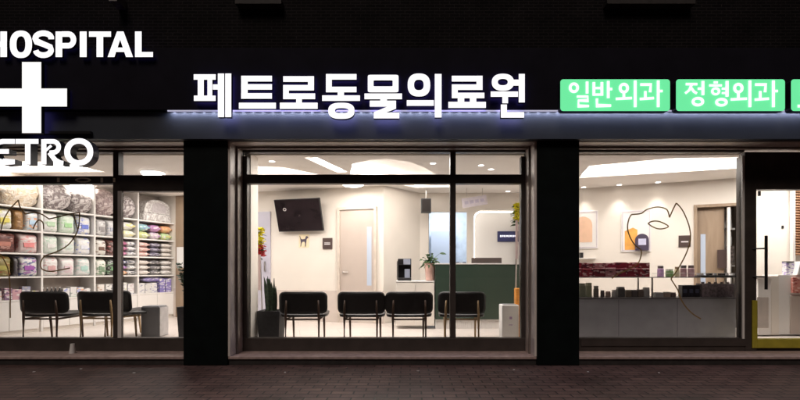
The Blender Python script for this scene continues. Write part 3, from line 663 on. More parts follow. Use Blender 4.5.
dl_wall(F2, 768, .2, 'recessed downlight above the wall seen through the door', 20)
downlight(272, 161, 'small downlight left in the middle room ceiling', 10)
downlight(433, 163, 'small downlight right of the curved recess', 10)
downlight(481, 165, 'small downlight upper right, middle room ceiling', 10)
downlight(491, 169, 'small downlight nearest the reception niche', 10)
for q_, w_ in ((600, 'left'), (662, 'middle'), (722, 'right')): downlight(q_, 153.4, '%s added downlight of three lighting the display counter, just inside the right window' % w_, 9, ang=110)  # three downlights added to light the counter goods from the front
l_ = downlight(508, 191, 'bright downlight over the reception niche', 10)
# general room light from the coves (area lamps inside the lit trays); the separate room lights have no fitting
WARM = (1.0, .96, .915)
def tray_light(i, power):
    t = trays[i]; c = Vector((sum(p[0] for p in t) / len(t), sum(p[1] for p in t) / len(t)))
    wx_ = max(p[0] for p in t) - min(p[0] for p in t); wy_ = max(p[1] for p in t) - min(p[1] for p in t)
    area('cove_room_light', (c.x, c.y, CEIL + .16), (0, 0, 0), wx_ * .7, wy_ * .6, power, WARM)
tray_light(0, 13); tray_light(2, 27); tray_light(3, 50); tray_light(4, 15)
area('left_room_light', (-3.9, 1.9, CEIL - .01), (0, 0, 0), 1.2, 2.0, 34, WARM)
area('shelf_end_fill', (-4.3, 3.3, CEIL - .01), (0, 0, 0), .8, .8, 14, WARM)  # fill added to brighten the far shelf bays, no fitting
area('waiting_room_fill', (-.4, 1.1, CEIL - .01), (0, 0, 0), 2.6, .5, 32, WARM)  # unseen fill by the window for things near the glass
area('far_room_light', (wx(448, 4.6), 4.6, CEIL - .02), (0, 0, 0),   .8, .8, 26, (.85, .92, 1.0))
area('entrance_room_light', (5.9, 1.3, CEIL - .02), (0, 0, 0), .8, .5, 26, WARM)

# ---------------------------------------------------------------- chairs
def rounded_panel(w, h, r_, th, curve, z0, lean, n=14):
    """curved upholstered back: rounded rectangle bent round a vertical axis"""
    m = MB(); NX, NZ = 18, 10; grid = {}
    for side, dy in ((0, 0), (1, th)):
        for i in range(NX + 1):
            for j in range(NZ + 1):
                a, b_ = -1 + 2 * i / NX, -1 + 2 * j / NZ
                x, z = a * w / 2, b_ * h / 2
                ex, ez = w / 2 - r_, h / 2 - r_
                if abs(x) > ex and abs(z) > ez:
                    dx, dz = abs(x) - ex, abs(z) - ez; q = max(dx, dz) / max(1e-6, math.hypot(dx, dz)); x = math.copysign(ex + dx * q, x); z = math.copysign(ez + dz * q, z)
                edge = max(abs(a), abs(b_)) ** 6
                yy = dy + (th * .35 * edge if side == 0 else -th * .35 * edge) - 0 + curve * (x / (w / 2)) ** 2
                grid[side, i, j] = m.bm.verts.new((x, yy + (h / 2 + z) * -lean, z0 + h / 2 + z))
    for i in range(NX):
        for j in range(NZ):
            m.bm.faces.new([grid[0, i, j], grid[0, i + 1, j], grid[0, i + 1, j + 1], grid[0, i, j + 1]])
            m.bm.faces.new([grid[1, i, j], grid[1, i, j + 1], grid[1, i + 1, j + 1], grid[1, i + 1, j]])
    for i in range(NX):
        for j in (0, NZ): m.bm.faces.new([grid[0, i, j], grid[0, i + 1, j], grid[1, i + 1, j], grid[1, i, j]])
    for j in range(NZ):
        for i in (0, NX): m.bm.faces.new([grid[0, i, j], grid[0, i, j + 1], grid[1, i, j + 1], grid[1, i, j]])
    return m
GW, GL = 'black chairs in the waiting room', 'black chairs behind the left window'
def make_chair(label, wood, loc, rotz=0.0, group=GW):
    """backrest towards -y (the street), seat facing +y"""
    t = thing('waiting_chair', label, 'chair', loc, rotz, group)
    rounded_panel(.655, .305, .075, .045, .05, .388, .07).build('backrest', M_seat, t, smooth=True)
    m = MB(); prev = None
    # seat: dished cushion
    NX, NY = 14, 12; top = {}; bot = {}
    for i in range(NX + 1):
        for j in range(NY + 1):
            a, b_ = -1 + 2 * i / NX, -1 + 2 * j / NY
            w = .325 - .02 * (b_ + 1) / 2; x = a * w * (1 - .10 * abs(b_) ** 5); y = .29 + b_ * .255 * (1 - .08 * abs(a) ** 5)
            e = max(abs(a), abs(b_)) ** 8
            zt_ = .385 - .018 * e + .012 * a * a + .015 * (b_ > 0) * b_
            top[i, j] = m.bm.verts.new((x, y, zt_)); bot[i, j] = m.bm.verts.new((x * .97, .29 + (y - .29) * .97, .335 + .012 * e))
    for i in range(NX):
        for j in range(NY):
            m.bm.faces.new([top[i, j], top[i + 1, j], top[i + 1, j + 1], top[i, j + 1]]); m.bm.faces.new([bot[i, j], bot[i, j + 1], bot[i + 1, j + 1], bot[i + 1, j]])
    for i in range(NX):
        for j in (0, NY): m.bm.faces.new([top[i, j], top[i + 1, j], bot[i + 1, j], bot[i, j]])
    for j in range(NY):
        for i in (0, NX): m.bm.faces.new([top[i, j], top[i, j + 1], bot[i, j + 1], bot[i, j]])
    m.build('seat', M_seat, t, smooth=True)
    for s in (-1, 1):
        MB().tube([(s * .222, -.02, 0), (s * .222, -.012, .33), (s * .218, -.022, .46), (s * .214, -.03, .575)], [.013, .017, .016, .010], 10).build('leg', wood, t, smooth=True)
        MB().tube([(s * .222, .50, 0), (s * .222, .48, .20), (s * .222, .46, .335)], [.012, .016, .018], 10).build('leg', wood, t, smooth=True)
        MB().tube([(s * .222, -.012, .318), (s * .222, .47, .318)], .014, 8).build('side_rail', wood, t, smooth=True)
    MB().tube([(-.222, .0, .318), (.222, .0, .318)], .012, 8).build('cross_rail', wood, t, smooth=True)
    return t
def chair_x(px_near, Y): return wx(px_near, Y)
Yc = .74
def cpos(px, Y=Yc): return (wx(px, Y), Y, 0.003)
c1 = make_chair('black chair with dark legs beside the snake plant, leftmost of the middle window row', M_walnut, cpos(302.5), R(2.5))
copy_tree(c1, cpos(360.8), R(-1.5), 'black chair in front of the taupe door, second of the middle window row')
copy_tree(c1, cpos(409.3), R(2), 'black chair below the coffee machine, third of the middle window row')
c4 = make_chair('black chair with brass coloured legs behind the mullion, in front of the green desk', M_oak, cpos(462), R(-3))
make_chair('black chair with dark legs farthest left behind the left window', M_walnut, cpos(41, .80), R(2), GL)
make_chair('black chair with light oak legs left of the mullion in the left window', M_oak, cpos(97, .86), R(-3), GL)
make_chair('oak legged black chair seen side on, right of the left window mullion', M_oak, (wx(114.5, 1.2), 1.2, 0.003), R(-30), GL)

# ---------------------------------------------------------------- plants, stands, boxes near the glass
Yp = .82
def square_pot(label, px0, px1, pytop, Y, name='snake_plant', leaves=12, hmax=.48, spread=.1, cat='plant', broad=False):
    t = thing(name, label, cat, (wx((px0 + px1) / 2, Y), Y + .14, 0)); w = (px1 - px0) / 2 * kk(Y); h_ = wz(pytop, Y)
    m = MB(); a0, a1 = w * .86, w
    vs_ = []
    for (ww, z) in ((a0, .0), (a1, h_), (a1 - .02, h_), (a1 - .02, h_ - .04)): vs_.append([m.bm.verts.new((x * ww, y * ww, z)) for x, y in ((-1, -1), (1, -1), (1, 1), (-1, 1))])
    m.bm.faces.new(vs_[0])
    for q in range(3):
        for j in range(4): m.bm.faces.new([vs_[q][j], vs_[q][(j + 1) % 4], vs_[q + 1][(j + 1) % 4], vs_[q + 1][j]])
    m.bm.faces.new(vs_[3]); m.build('pot', M_pot, t)
    MB().box(-a1 + .021, a1 - .021, -a1 + .021, a1 - .021, h_ - .039, h_ - .03).build('soil', M_soil, t)
    m = MB()
    for i in range(leaves):
        a = random.uniform(0, 6.28); d0 = random.uniform(0, spread); hh_ = random.uniform(.55, 1) * hmax
        b0 = Vector((math.cos(a) * d0 * .7, math.sin(a) * d0 * .7, h_ - .035)); lean = Vector((math.cos(a), math.sin(a), 0)) * random.uniform(.0, .04) * (2.5 if broad else 1)
        w_a = random.uniform(-.6, .6); wv = Vector((math.cos(w_a), math.sin(w_a), 0)); pr = None
        for q in range(8):
            tt = q / 7; c = b0 + Vector((0, 0, hh_ * tt)) + lean * tt * tt * 1.5; ww = .020 * (1 + .5 * math.sin(tt * 3)) * (1 - tt ** 4) + .001
            th = wv.cross(Vector((0, 0, 1))) * .004
            rowv = [m.bm.verts.new(c - wv * ww), m.bm.verts.new(c + th * 2), m.bm.verts.new(c + wv * ww), m.bm.verts.new(c - th)]
            if pr:
                for z_ in range(4): m.bm.faces.new([pr[z_], pr[(z_ + 1) % 4], rowv[(z_ + 1) % 4], rowv[z_]])
            pr = rowv
    m.build('leaves', M_leafd, t)
    return t
square_pot('snake plant in a square charcoal pot left of the waiting chairs', 257, 280, 311, Yp, hmax=.56)
zt_ = square_pot('dark leafy plant in a grey pot beside the pillar, left window', 177, 199, 307, 1.0, name='leafy_plant', leaves=5, hmax=.3)
m = MB()
hz = .46
for i in range(9):
    a = random.uniform(0, 6.28); base = Vector((math.cos(a) * .04, math.sin(a) * .04, hz)); tip = base + Vector((math.cos(a) * .16, math.sin(a) * .12, random.uniform(.35, .62)))
    m.tube([base, (base + tip) / 2 + Vector((0, 0, .05)), tip], [.006, .005, .002], 6)
    for q in range(9):
        tt = .2 + .8 * q / 8; p_ = base.lerp(tip, tt) + Vector((0, 0, .05 * math.sin(tt * 3)))
        for s in (-1, 1): m.leaf(p_, Vector((math.cos(a + s * 1.3), math.sin(a + s * 1.3), .5)), .085, .035, .2)
m.build('foliage', M_leafd, zt_)

gb = thing('grey_bin', 'plain grey box shaped bin with a pale side, left window', 'bin', (wx(152, 1.3), 1.3, 0))
kb = kk(1.3); MB().box(-11 * kb, 7 * kb, 0, .24, 0, wz(307, 1.3)).build('bin_body', M_greybin, gb, bevel=.006)
MB().box(-11 * kb + .01, 7 * kb - .01, .01, .23, wz(307, 1.3), wz(307, 1.3) + .012).build('lid', M_greybin, gb, bevel=.004)
MB().box(7 * kb + .002, 7 * kb + .012, .005, .235, .005, wz(307, 1.3) - .01).build('side_panel', mat('light_grey_plastic', (.5, .48, .48), .5), gb)

ap = thing('air_purifier', 'white upright box with tiny printed marks beside the right end of the chairs', 'air purifier', (wx(511, .95), .95, 0))
ka = kk(.95); MB().box(-9 * ka, 8 * ka, 0, .22, 0.0, wz(305, .95)).build('housing', M_paper, ap, bevel=.01)
MB().box(-1.5 * ka, 1 * ka, -.0022, -.0006, .30, .335).box(-2 * ka, 1.5 * ka, -.0022, -.0006, .215, .225).build('printed_marks', mat('lilac_print', (.45, .3, .5), .5), ap)
MB().box(-7 * ka, 6 * ka, .03, .19, wz(305, .95), wz(305, .95) + .006).build('top_grille', M_greybin, ap)

def flower_stand(label, px, Y, yt, yb, cols, w=.09):
    t = thing('flower_stand', label, 'flower stand', (wx(px, Y), Y, 0)); zt1, zb1 = wz(yt, Y), wz(yb, Y)
    m = MB()
    for s in (-1, 1): m.tube([(s * .05, 0, 0), (s * .01, 0, zb1 + .2)], .006, 6)
    m.tube([(0, .16, 0), (0, .0, zb1 + .2)], .009, 6); m.build('stand', M_steel, t)
    for ci, (c, f0, f1) in enumerate(cols):
        m = MB()
        for i in range(60):
            zz = zb1 + (zt1 - zb1) * random.uniform(f0, f1); a = random.uniform(0, 6.28); q = random.uniform(0, w)
            p_ = Vector((math.cos(a) * q, math.sin(a) * q, zz))
            for e in range(4): m.leaf(p_, (math.cos(a + e * 1.57), math.sin(a + e * 1.57), random.uniform(0, .7)), .045, .035, .2)
        m.build('blossoms', c, t)
    m = MB()
    for i in range(30):
        a = random.uniform(0, 6.28); m.leaf((0, 0, random.uniform(zb1 - .05, zt1 - .05)), (math.cos(a), math.sin(a), .3), .11, .03, .4)
    m.build('greenery', M_leaf, t)
    m = MB(); m.box(-.045, -.01, -w - .01, -w - .006, zb1 - .55, zb1 + .02).box(.005, .04, -w - .012, -w - .008, zb1 - .5, zb1 + .02); m.build('ribbon', M_ribbon, t)
    return t
flower_stand('congratulation flowers in yellow and red on a thin stand, left in middle window', 259.5, 1.25, 228, 256, [(M_yellow, .3, 1), (M_red, 0, .35)], .065)
flower_stand('tall yellow flower arrangement against the right inner pillar', 517.5, 1.3, 203, 222, [(M_yellow, 0, 1)], .05)
ob = thing('orange_bag', 'orange paper bag standing behind the white box', 'bag', (wx(520, 1.25), 1.25, 0))
MB().box(-.06, .05, 0, .12, 0, .72).build('bag_body', M_orange, ob, bevel=.005)
cu = MB().lathe([(.036, 0), (.022, .125), (.020, .125), (.033, .004)]).build('paper_cup', M_paper, loc=(wx(72.5, .22), .22, -.0415)); tag(cu, 'upturned white paper cup on the ledge below the left window', 'cup')
cu.scale = (1, 1, .95)

# ---------------------------------------------------------------- decals on the glass
def decal(paths, Y, name, w=.0078):
    m = MB()
    for pth in paths:
        pts = [Vector((wx(p[0], Y), Y, wz(p[1], Y))) for p in pth]
        # smooth (Catmull-Rom) except marked corners
        out = []
        for i in range(len(pts) - 1):
            p0, p1, p2, p3 = pts[max(i - 1, 0)], pts[i], pts[i + 1], pts[min(i + 2, len(pts) - 1)]
            for q in range(5):
                t = q / 5; out.append(.5 * ((2 * p1) + (p2 - p0) * t + (2 * p0 - 5 * p1 + 4 * p2 - p3) * t * t + (3 * p1 - p0 - 3 * p2 + p3) * t ** 3))
        out.append(pts[-1]); Lf, Rt = [], []
        for i, p in enumerate(out):
            d = (out[min(i + 1, len(out) - 1)] - out[max(i - 1, 0)]).normalized(); n = Vector((-d.z, 0, d.x)) * w
            Lf.append((m.bm.verts.new(p + n), m.bm.verts.new(p + n + Vector((0, .0015, 0))))); Rt.append((m.bm.verts.new(p - n), m.bm.verts.new(p - n + Vector((0, .0015, 0)))))
        for i in range(len(out) - 1):
            m.bm.faces.new([Lf[i][0], Lf[i + 1][0], Rt[i + 1][0], Rt[i][0]]); m.bm.faces.new([Lf[i][1], Rt[i][1], Rt[i + 1][1], Lf[i + 1][1]])
    return m.build(name, M_decal, None)
Yq = GY - .004
c_r = decal([[(612,278.5),(618,274),(625,271),(637,264.5),(641,256),(641,250),(635,245),(630,237),(627.5,227.5),(629,219),(631.5,214.5)], [(631.5,214.5),(641,213.5),(647,209.5),(657.5,207),(666,209),(668.5,213),(669.5,217.5)],
   [(669.5,217.5),(673,209.5),(676.3,203)], [(676.3,203),(681,208),(685,215),(689.5,227.5),(690.4,240),(686,254),(678,269),(671,279)], [(671,279),(678,290)], [(678,290),(681,299),(686,307),(693,314),(701,319)],
   [(648,223.5),(652,221.4),(658,221.2),(664,223.4),(668.4,226.4),(664,228.6),(658,228.8),(652,226.4),(648,223.5)]], Yq, 'cat_outline_decal')
tag(c_r, 'single line drawing of a cat on the right window glass', 'window decal')
c_l = decal([[(1,230),(4,219),(10,209),(18.4,200)], [(18.4,200),(20,207),(25,214)], [(25,214),(35,212.5),(42,214.5),(49,219)], [(49,219),(60,216.5),(72,213.5),(80,212.5)], [(79.5,212.5),(79,224),(76,234),(68,245),(56,252),(45,256),(40.5,263),(42,269),(50,271.5),(60,270),(70,268)],
   [(73.5,213.5),(75.5,222),(78,231)], [(33,229),(36,222.5),(39.5,220),(43,223),(43.6,229)], [(0,254),(5,262),(8.5,272),(10,290),(10.2,318)]], Yq, 'cat_outline_decal')
tag(c_l, 'single line drawing of a cat on the left window glass, over the shelves', 'window decal')

# ---------------------------------------------------------------- pictures and door of the right room
def frame_pic(px0, px1, py0, py1, lab, arch):
    o, w, hh = wallbox(F2, px0, px1, py0, py1, .025, 'framed_picture', M_white, lab=lab, cat='picture', grp='framed arch prints')
    MB().ring([(-w * .94, -hh * .95), (w * .94, -hh * .95), (w * .94, hh * .95), (-w * .94, hh * .95)], [(-w * .87, -hh * .9), (w * .87, -hh * .9), (w * .87, hh * .9), (-w * .87, hh * .9)], -.03, -.0255).build('picture_frame', mat('pale_lilac_frame', (.62, .56, .6), .5), o)
    arch(o, w, hh)
def arch1(o, w, hh):
    MB().prism([(-w * .7, -hh * .65), (w * .6, -hh * .65)] + [(-.05 * w + w * .65 * math.cos(a), hh * .25 + w * .65 * math.sin(a)) for a in [i * math.pi / 10 for i in range(11)]], -.029, -.0256).build('arch_print', M_peach, o)
def arch2(o, w, hh):
    MB().prism([(-w * .75, -hh * .9), (w * .1, -hh * .9), (w * .1, hh * .05), (-w * .2, hh * .16), (-w * .75, hh * .0)], -.029, -.0256).build('orange_print', M_amber, o)
frame_pic(570, 598, 211, 249, 'white framed print with a peach arch, nearest the pillar', arch1)
frame_pic(621, 651, 210, 252, 'white framed print with an orange block behind the cat drawing', arch2)
v = F2.p(F2.u(641.5), .10, 0)
ad = thing('arched_sign', 'small dark arched sign with a pale label on the framed orange print', 'sign', (v.x, v.y, F2.z(641.5, 250.5)), F2.rot)
aw = 6 * kk(v.y); ah = 16.5 * kk(v.y)
MB().prism([(-aw, 0), (aw, 0)] + [(aw * math.cos(a), ah - aw + aw * math.sin(a)) for a in [i * math.pi / 12 for i in range(13)]], -.02, .07).build('arch_body', mat('plum_black', (.06, .045, .08), .4), ad)
MB().prism([(-aw * .55, ah * .32), (aw * .6, ah * .32), (aw * .6, ah * .7), (-aw * .55, ah * .7)], -.023, -.0205).build('pale_label', mat('pale_blue_label', (.55, .55, .72), .5), ad)
o, w, hh = wallbox(F2, 678.5, 690.5, 235.5, 247, .02, 'room_plaque', M_sign, lab='dark brown room plaque left of the open doorway, right window', cat='sign')
MB().box(-w * .6, w * .6, -.0225, -.021, -.02, .0).build('lettering', M_ptxt, o)
# doorway contents: brown corridor with half open door
ua, ub = F2.u(695), F2.u(742)
dw = thing('open_doorway', 'brown framed doorway with a wooden door and blue glass slot, right window', 'door', F2.p(ua, 0, 0), F2.rot)
L2 = ub - ua
MB().box(-.02, .03, -.02, .09, 0, 2.13).box(L2 - .03, L2 + .02, -.02, .09, 0, 2.13).box(.03, L2 - .03, -.02, .09, 2.08, 2.13).build('door_frame', M_beige, dw, bevel=.003)
MB().box(.03, L2 * .66, .10, .14, 0.01, 2.078).build('door_leaf', M_beige, dw, bevel=.003)
MB().box(.10, .10 + 4.5 * .0165, .093, .099, .7, 1.62).build('glass_slot', M_bluelit, dw)
MB().box(L2 * .70, L2 * .77, .02, .06, 0, 2.07).build('door_edge', M_white, dw, bevel=.003)
MB().box(L2 * .77, L2 - .03, .5, .56, 0, 2.08).build('corridor_panel', M_white, dw)
MB().box(L2 * .77, L2 - .03, .3, .49, 1.70, 1.73).box(L2 * .77, L2 - .03, .3, .49, 1.05, 1.08).build('corridor_shelf', M_white, dw)
MB().box(L2 * .5, L2 * .70, .05, .07, 1.02, 1.34).build('dark_notice', M_sign, dw)
MB().box(L2 * .80, L2 * .98, .40, .43, 1.1, 1.42).build('notice_board', mat('mottled_notice', (.25, .2, .18), .5, vary=.8, scale=25), dw)
setting(wall_seg(F2.p(ua - .1, -1.6).to_2d(), F2.p(ub + .8, -1.6).to_2d(), 'corridor_wall', 'brownish corridor wall beyond the doorway', M_beige), 'brownish corridor wall beyond the doorway')

# ---------------------------------------------------------------- display counter
Yk = .95; kc = kk(Yk); X0, X1 = wx(560, Yk), wx(736, Yk); zt0 = wz(297.5, Yk); zs = wz(277, Yk)
dc = thing('display_counter', 'long dark grey display counter with a glass shelf behind the right window', 'counter', (X0, Yk, 0)); Wd = X1 - X0
MB().box(0, Wd, 0, .42, .05, zt0 - .02).build('counter_body', M_grey, dc, bevel=.004)
m = MB()
for q in range(1, 3): m.box(Wd * q / 3 - .002, Wd * q / 3 + .002, -.0015, 0, .06, zt0 - .03)
m.build('panel_joint', M_dark, dc)
MB().box(-.01, Wd + .01, -.01, .43, zt0 - .019, zt0).build('counter_top', mat('grey_counter_top', (.16, .15, .16), .3), dc, bevel=.002)
MB().box(0.02, Wd - .02, .03, .4, 0, .049).build('plinth', M_dark, dc)
m = MB()
for px in (652.5, 735): m.box(wx(px, Yk) - X0 - .009, wx(px, Yk) - X0 + .009, .0, .018, zt0, zs - .012); m.box(wx(px, Yk) - X0 - .009, wx(px, Yk) - X0 + .009, .39, .41, zt0, zs - .012)
m.build('shelf_post', M_steel, dc)
MB().box(0, Wd, 0, .41, zs - .011, zs).build('glass_shelf', mat('grey_glass_shelf', (.32, .29, .28), .15), dc, bevel=.002)
MB().box(wx(652, Yk) - X0, Wd, -.002, .006, zs + .001, zs + .05).build('glass_guard', M_glass, dc)
MB().tube([(wx(652, Yk) - X0, .002, zs + .052), (Wd, .002, zs + .052)], .004, 6).build('guard_rail', M_steel, dc)

ordn = ['first', 'second', 'third', 'fourth', 'fifth', 'sixth', 'seventh', 'eighth', 'ninth', 'tenth', 'eleventh', 'twelfth']
def jar(px, pw, ph, zb, Y, body, lid, lab, grp, cat='jar', name='product_jar', square=False):
    k = kk(Y); r_ = pw / 2 * k; h_ = ph * k
    t = thing(name, lab, cat, (wx(px, Y), Y, zb + .0008), 0, grp)
    if square: MB().box(-r_, r_, -r_ * .7, r_ * .7, 0, h_ * .8).build('body', body, t, bevel=.004); MB().box(-r_ * .92, r_ * .92, -r_ * .62, r_ * .62, h_ * .8 + .0005, h_).build('lid', lid, t, bevel=.003)
    else:
        MB().lathe([(r_ * .9, 0), (r_, .006), (r_, h_ * .7), (r_ * .8, h_ * .76)], n=16).build('body', body, t)
        MB().lathe([(r_ * .86, h_ * .765), (r_ * .88, h_ * .97), (r_ * .8, h_)], n=16).build('lid', lid, t)
    return t
def M(c, ro=.4): return mat('plain_%02d_%02d_%02d' % tuple(int(q * 99) for q in c), c, ro, vary=.12, scale=30)
# crimson packs on the shelf
i = 0
reds = [(.22, .02, .04), (.28, .03, .05), (.16, .02, .03), (.34, .06, .08), (.24, .02, .05)]
for row, (y0, Yr) in enumerate(((268.4, Yk + .10), (262.4, Yk + .26))):
    px = 570.0; i = 0
    while px < 650:
        k = kk(Yr); pw = 10.5 + (i % 3) * .8
        if px + pw > 652: break
        col = reds[(i + row) % 5]; hgt = (277 - y0) * kc * (1 if row == 0 else 1.0) + random.uniform(-.006, .006)
        t = thing('crimson_pack', 'crimson packet, %s from the pillar in the %s row on the glass shelf' % (ordn[i], ('front', 'rear')[row]), 'packet', (wx(px + pw / 2, Yr), Yr, zs + .001), random.uniform(-.06, .06), 'crimson packets on the glass shelf')
        MB().box(-pw / 2 * k * .96, pw / 2 * k * .96, -.05, .05, 0, hgt).build('packet_body', pack_mat(col, (.5, .3, .3), (.08, .02, .03)), t, bevel=.006)
        px += pw; i += 1
jl = 'toiletry jars on the glass shelf'
jar(660.5, 6, 11, zs, Yk + .15, M((.55, .35, .6)), M((.15, .12, .14)), 'lilac jar with a dark lid, next to the crimson packets', jl)
jar(669.5, 7, 8, zs, Yk + .15, M((.22, .38, .15)), M((.6, .6, .5)), 'short green tub beside the lilac jar', jl, 'tub')
jar(677, 4.5, 10, zs, Yk + .15, M((.7, .6, .4)), M((.3, .2, .12)), 'slim cream jar beside the short green tub', jl)
jar(683.5, 6, 11.5, zs, Yk + .15, M((.42, .25, .28)), M((.12, .1, .1)), 'mauve jar left of its twin on the glass shelf', jl)
jar(691, 6, 11.5, zs, Yk + .15, M((.42, .27, .3)), M((.14, .1, .1)), 'mauve jar nearest the black tray', jl)
tr = thing('sample_tray', 'low black tray of small round tins at the right end of the glass shelf', 'tray', (wx(716, Yk + .12), Yk + .12, zs + .001))
MB().box(-19 * kc, 19 * kc, -.08, .08, 0, .022).build('tray_base', M_dark, tr, bevel=.004)
for q in range(9):
    MB().lathe([(.022, .0225), (.024, .03), (.024, .048), (.018, .052)], c=(-.25 + q * .06, random.uniform(-.03, .03), 0), n=14).build('tin', (M_dark, M_ptxt, M_sign)[q % 3] if q % 4 else M_ptxt, tr)
# lower row on the counter
lowg = 'products standing on the counter top'
spec = [(566, 7, 14, (.09, .10, .07)), (573, 6, 13, (.16, .17, .12)), (582, 5.5, 13.5, (.10, .11, .08)), (588.5, 5.5, 14, (.14, .15, .10)), (596, 5, 11, (.07, .06, .05)), (602.5, 4, 6.5, (.05, .04, .04)), (608, 5, 5.5, (.2, .14, .12)), (614, 4.5, 7, (.65, .55, .42)), (620.5, 7, 10, (.05, .05, .05)), (628, 5.5, 7, (.10, .08, .06)), (634, 5.5, 7, (.06, .05, .05)), (640, 5.5, 7.5, (.09, .07, .06)), (646, 5.5, 9.5, (.5, .42, .36)), (658, 8, 4.5, (.6, .52, .44)), (666.5, 6, 5, (.25, .2, .17)), (673, 5.5, 4.5, (.10, .07, .07))]
names = ['olive bottle hidden by the pillar edge', 'second olive bottle beside the pillar edge', 'dark olive bottle, leftmost in the right window', 'green bottle right of the dark olive one', 'short black bottle right of the green bottle', 'tiny black jar right of the short black bottle', 'small brown tin between black and cream jars', 'small cream jar on the counter top', 'wide black canister right of the cream jar', 'brown tin right of the wide black canister', 'black tin between two brown tins', 'brown tin left of the beige jar', 'beige jar left of the steel shelf post', 'flat beige tub right of the steel shelf post', 'small grey brown tin right of the flat beige tub', 'low dark tin beside the black boxes']
for (px, pw, ph, c), lab in zip(spec, names):
    jar(px, pw, ph, zt0, Yk + .14, M(tuple(min(.7, q * 2.6 + .03) for q in c)), M(tuple(min(.8, q * 3.5 + .1) for q in c)), lab, lowg, 'container', 'product_container', square=(int(px) % 2 == 0 and pw > 5))
for q in range(3):
    tt = thing('black_box', 'black product box, %s of three beside the grey carton' % ('left', 'middle', 'right')[q], 'box', (wx(683 + q * 6, Yk + .15), Yk + .15, zt0 + .001), 0, 'black product boxes')
    MB().box(-2.85 * kc, 2.85 * kc, -.05, .05, 0, 12 * kc).build('box_body', mat('black_print', (.02, .022, .035), .3, vary=.7, scale=40), tt, bevel=.003)
    MB().box(-1.8 * kc, 1.8 * kc, -.052, -.0505, 4 * kc, 8 * kc).build('box_label', M((.10, .12, .2)), tt)
ct = thing('grey_carton', 'wide mottled grey carton at the right end of the counter top', 'carton', (wx(716, Yk + .15), Yk + .15, zt0 + .001))
MB().box(-17.5 * kc, 17 * kc, -.07, .07, 0, 13.5 * kc).build('carton_body', mat('grey_print', (.32, .27, .30), .45, vary=.55, scale=28), ct, bevel=.004)
for q in range(5): MB().lathe([(.022, 13.6 * kc), (.022, 15.2 * kc)], c=(-.19 + q * .09, 0, 0), n=12).build('carton_lid', M((.5, .46, .42)), ct)
bk = MB().box(-.03, .03, -.03, .03, 0, .10).build('small_black_box', M_dark, bevel=.003, loc=F2.p(F2.u(581.5), .12, F2.z(581.5, 258))); tag(bk, 'tiny black box on the wall ledge by the pillar', 'box')
ld = MB().box(-.35, .25, -.15, 0, -.02, 0).build('wall_ledge', M_white, bevel=.002, loc=F2.p(F2.u(581.5), .0, F2.z(581.5, 258)), rotz=F2.rot); tag(ld, 'narrow white ledge on the wall beside the pillar', 'shelf')

# ---------------------------------------------------------------- entrance room furniture
Ye = 1.35; ke = kk(Ye)
ec = thing('white_counter', 'white reception counter with grey lower panel seen through the door', 'counter', (wx(755, Ye), Ye, 0))
def eb(x0, x1, y0, y1, dy0, dy1, nm, m_, bev=.003): return MB().box((x0 - 755) * ke, (x1 - 755) * ke, dy0, dy1, wz(y1, Ye), wz(y0, Ye)).build(nm, m_, ec, bevel=bev)
eb(758, 771, 279, 335, .0, .3, 'end_panel', M_white); eb(755, 771.5, 276, 278.9, -.02, .32, 'counter_top', M_champ)
eb(772.2, 780, 276, 335, .02, .3, 'middle_panel', M_cream); eb(780.6, 840, 275, 335, .05, .35, 'front_panel', M_white)
eb(756.5, 768, 297, 328, -.012, -.001, 'grey_inset', mat('warm_grey_laminate', (.48, .42, .38), .5)); eb(792.5, 830, 296, 334, .03, .049, 'drawer_front', M_doorw)
zz = wz(275, Ye)
bx = thing('printed_box', 'small white box with purple print on the entrance counter', 'box', (wx(788, Ye + .15), Ye + .15, zz + .001))
MB().box(-4 * ke, 4 * ke, -.04, .04, 0, .19).build('box_body', pack_mat((.75, .72, .75), (.3, .2, .5), (.15, .12, .3)), bx, bevel=.003); MB().box(-4 * ke, 4 * ke, -.042, .042, .1905, .205).build('box_lid', M_dark, bx)
wbx = thing('payment_terminal', 'white slanted terminal at the photo edge on the entrance counter', 'terminal', (wx(800, Ye + .1), Ye + .1, zz + .001))
MB().prism([(-.11, 0), (.12, 0), (.12, .2), (-.06, .2)], -.08, .08).build('terminal_body', M_paper, wbx, bevel=.006); MB().box(-.05, .1, -.084, -.081, .12, .18).build('terminal_screen', M_greybin, wbx)
rb = MB().box(-.1, .12, 0, .04, 0, .23).build('red_poster', pack_mat((.55, .12, .07), (.75, .5, .4), (.3, .04, .03)), bevel=.002, loc=(wx(800, Ye), Ye + .005, wz(293, Ye))); tag(rb, 'red and white leaflet holder on the front of the white counter', 'leaflet holder')
lv = thing('wooden_louvre', 'brown wooden louvre screen at the right edge behind the door', 'screen', (wx(793, 1.9), 1.9, 0))
MB().box(0, .04, 0, .06, 1.0, 2.5).build('side_stile', M_white, lv)
for q in range(30):
    sl = MB().box(.045, .9, .0, .05, 0, .012).build('louvre_slat', M_teak, lv, loc=(0, 0, 1.25 + q * .042)); sl.rotation_euler.x = R(-25)
sw = wallbox(F2, 781.3, 783.6, 225.5, 228.5, .012, 'wall_switch', M_dark, lab='tiny dark switch on the wall seen through the door', cat='switch')

# ---------------------------------------------------------------- product shelving in the left room
SF = Frame(sh0, sd, sn); UZ = [.53, .89, 1.256, 1.61, 1.98]; UB = [-.42, .43, 1.26, 2.09, 2.92]; DEP = .38; srot = math.atan2(sd.y, sd.x)
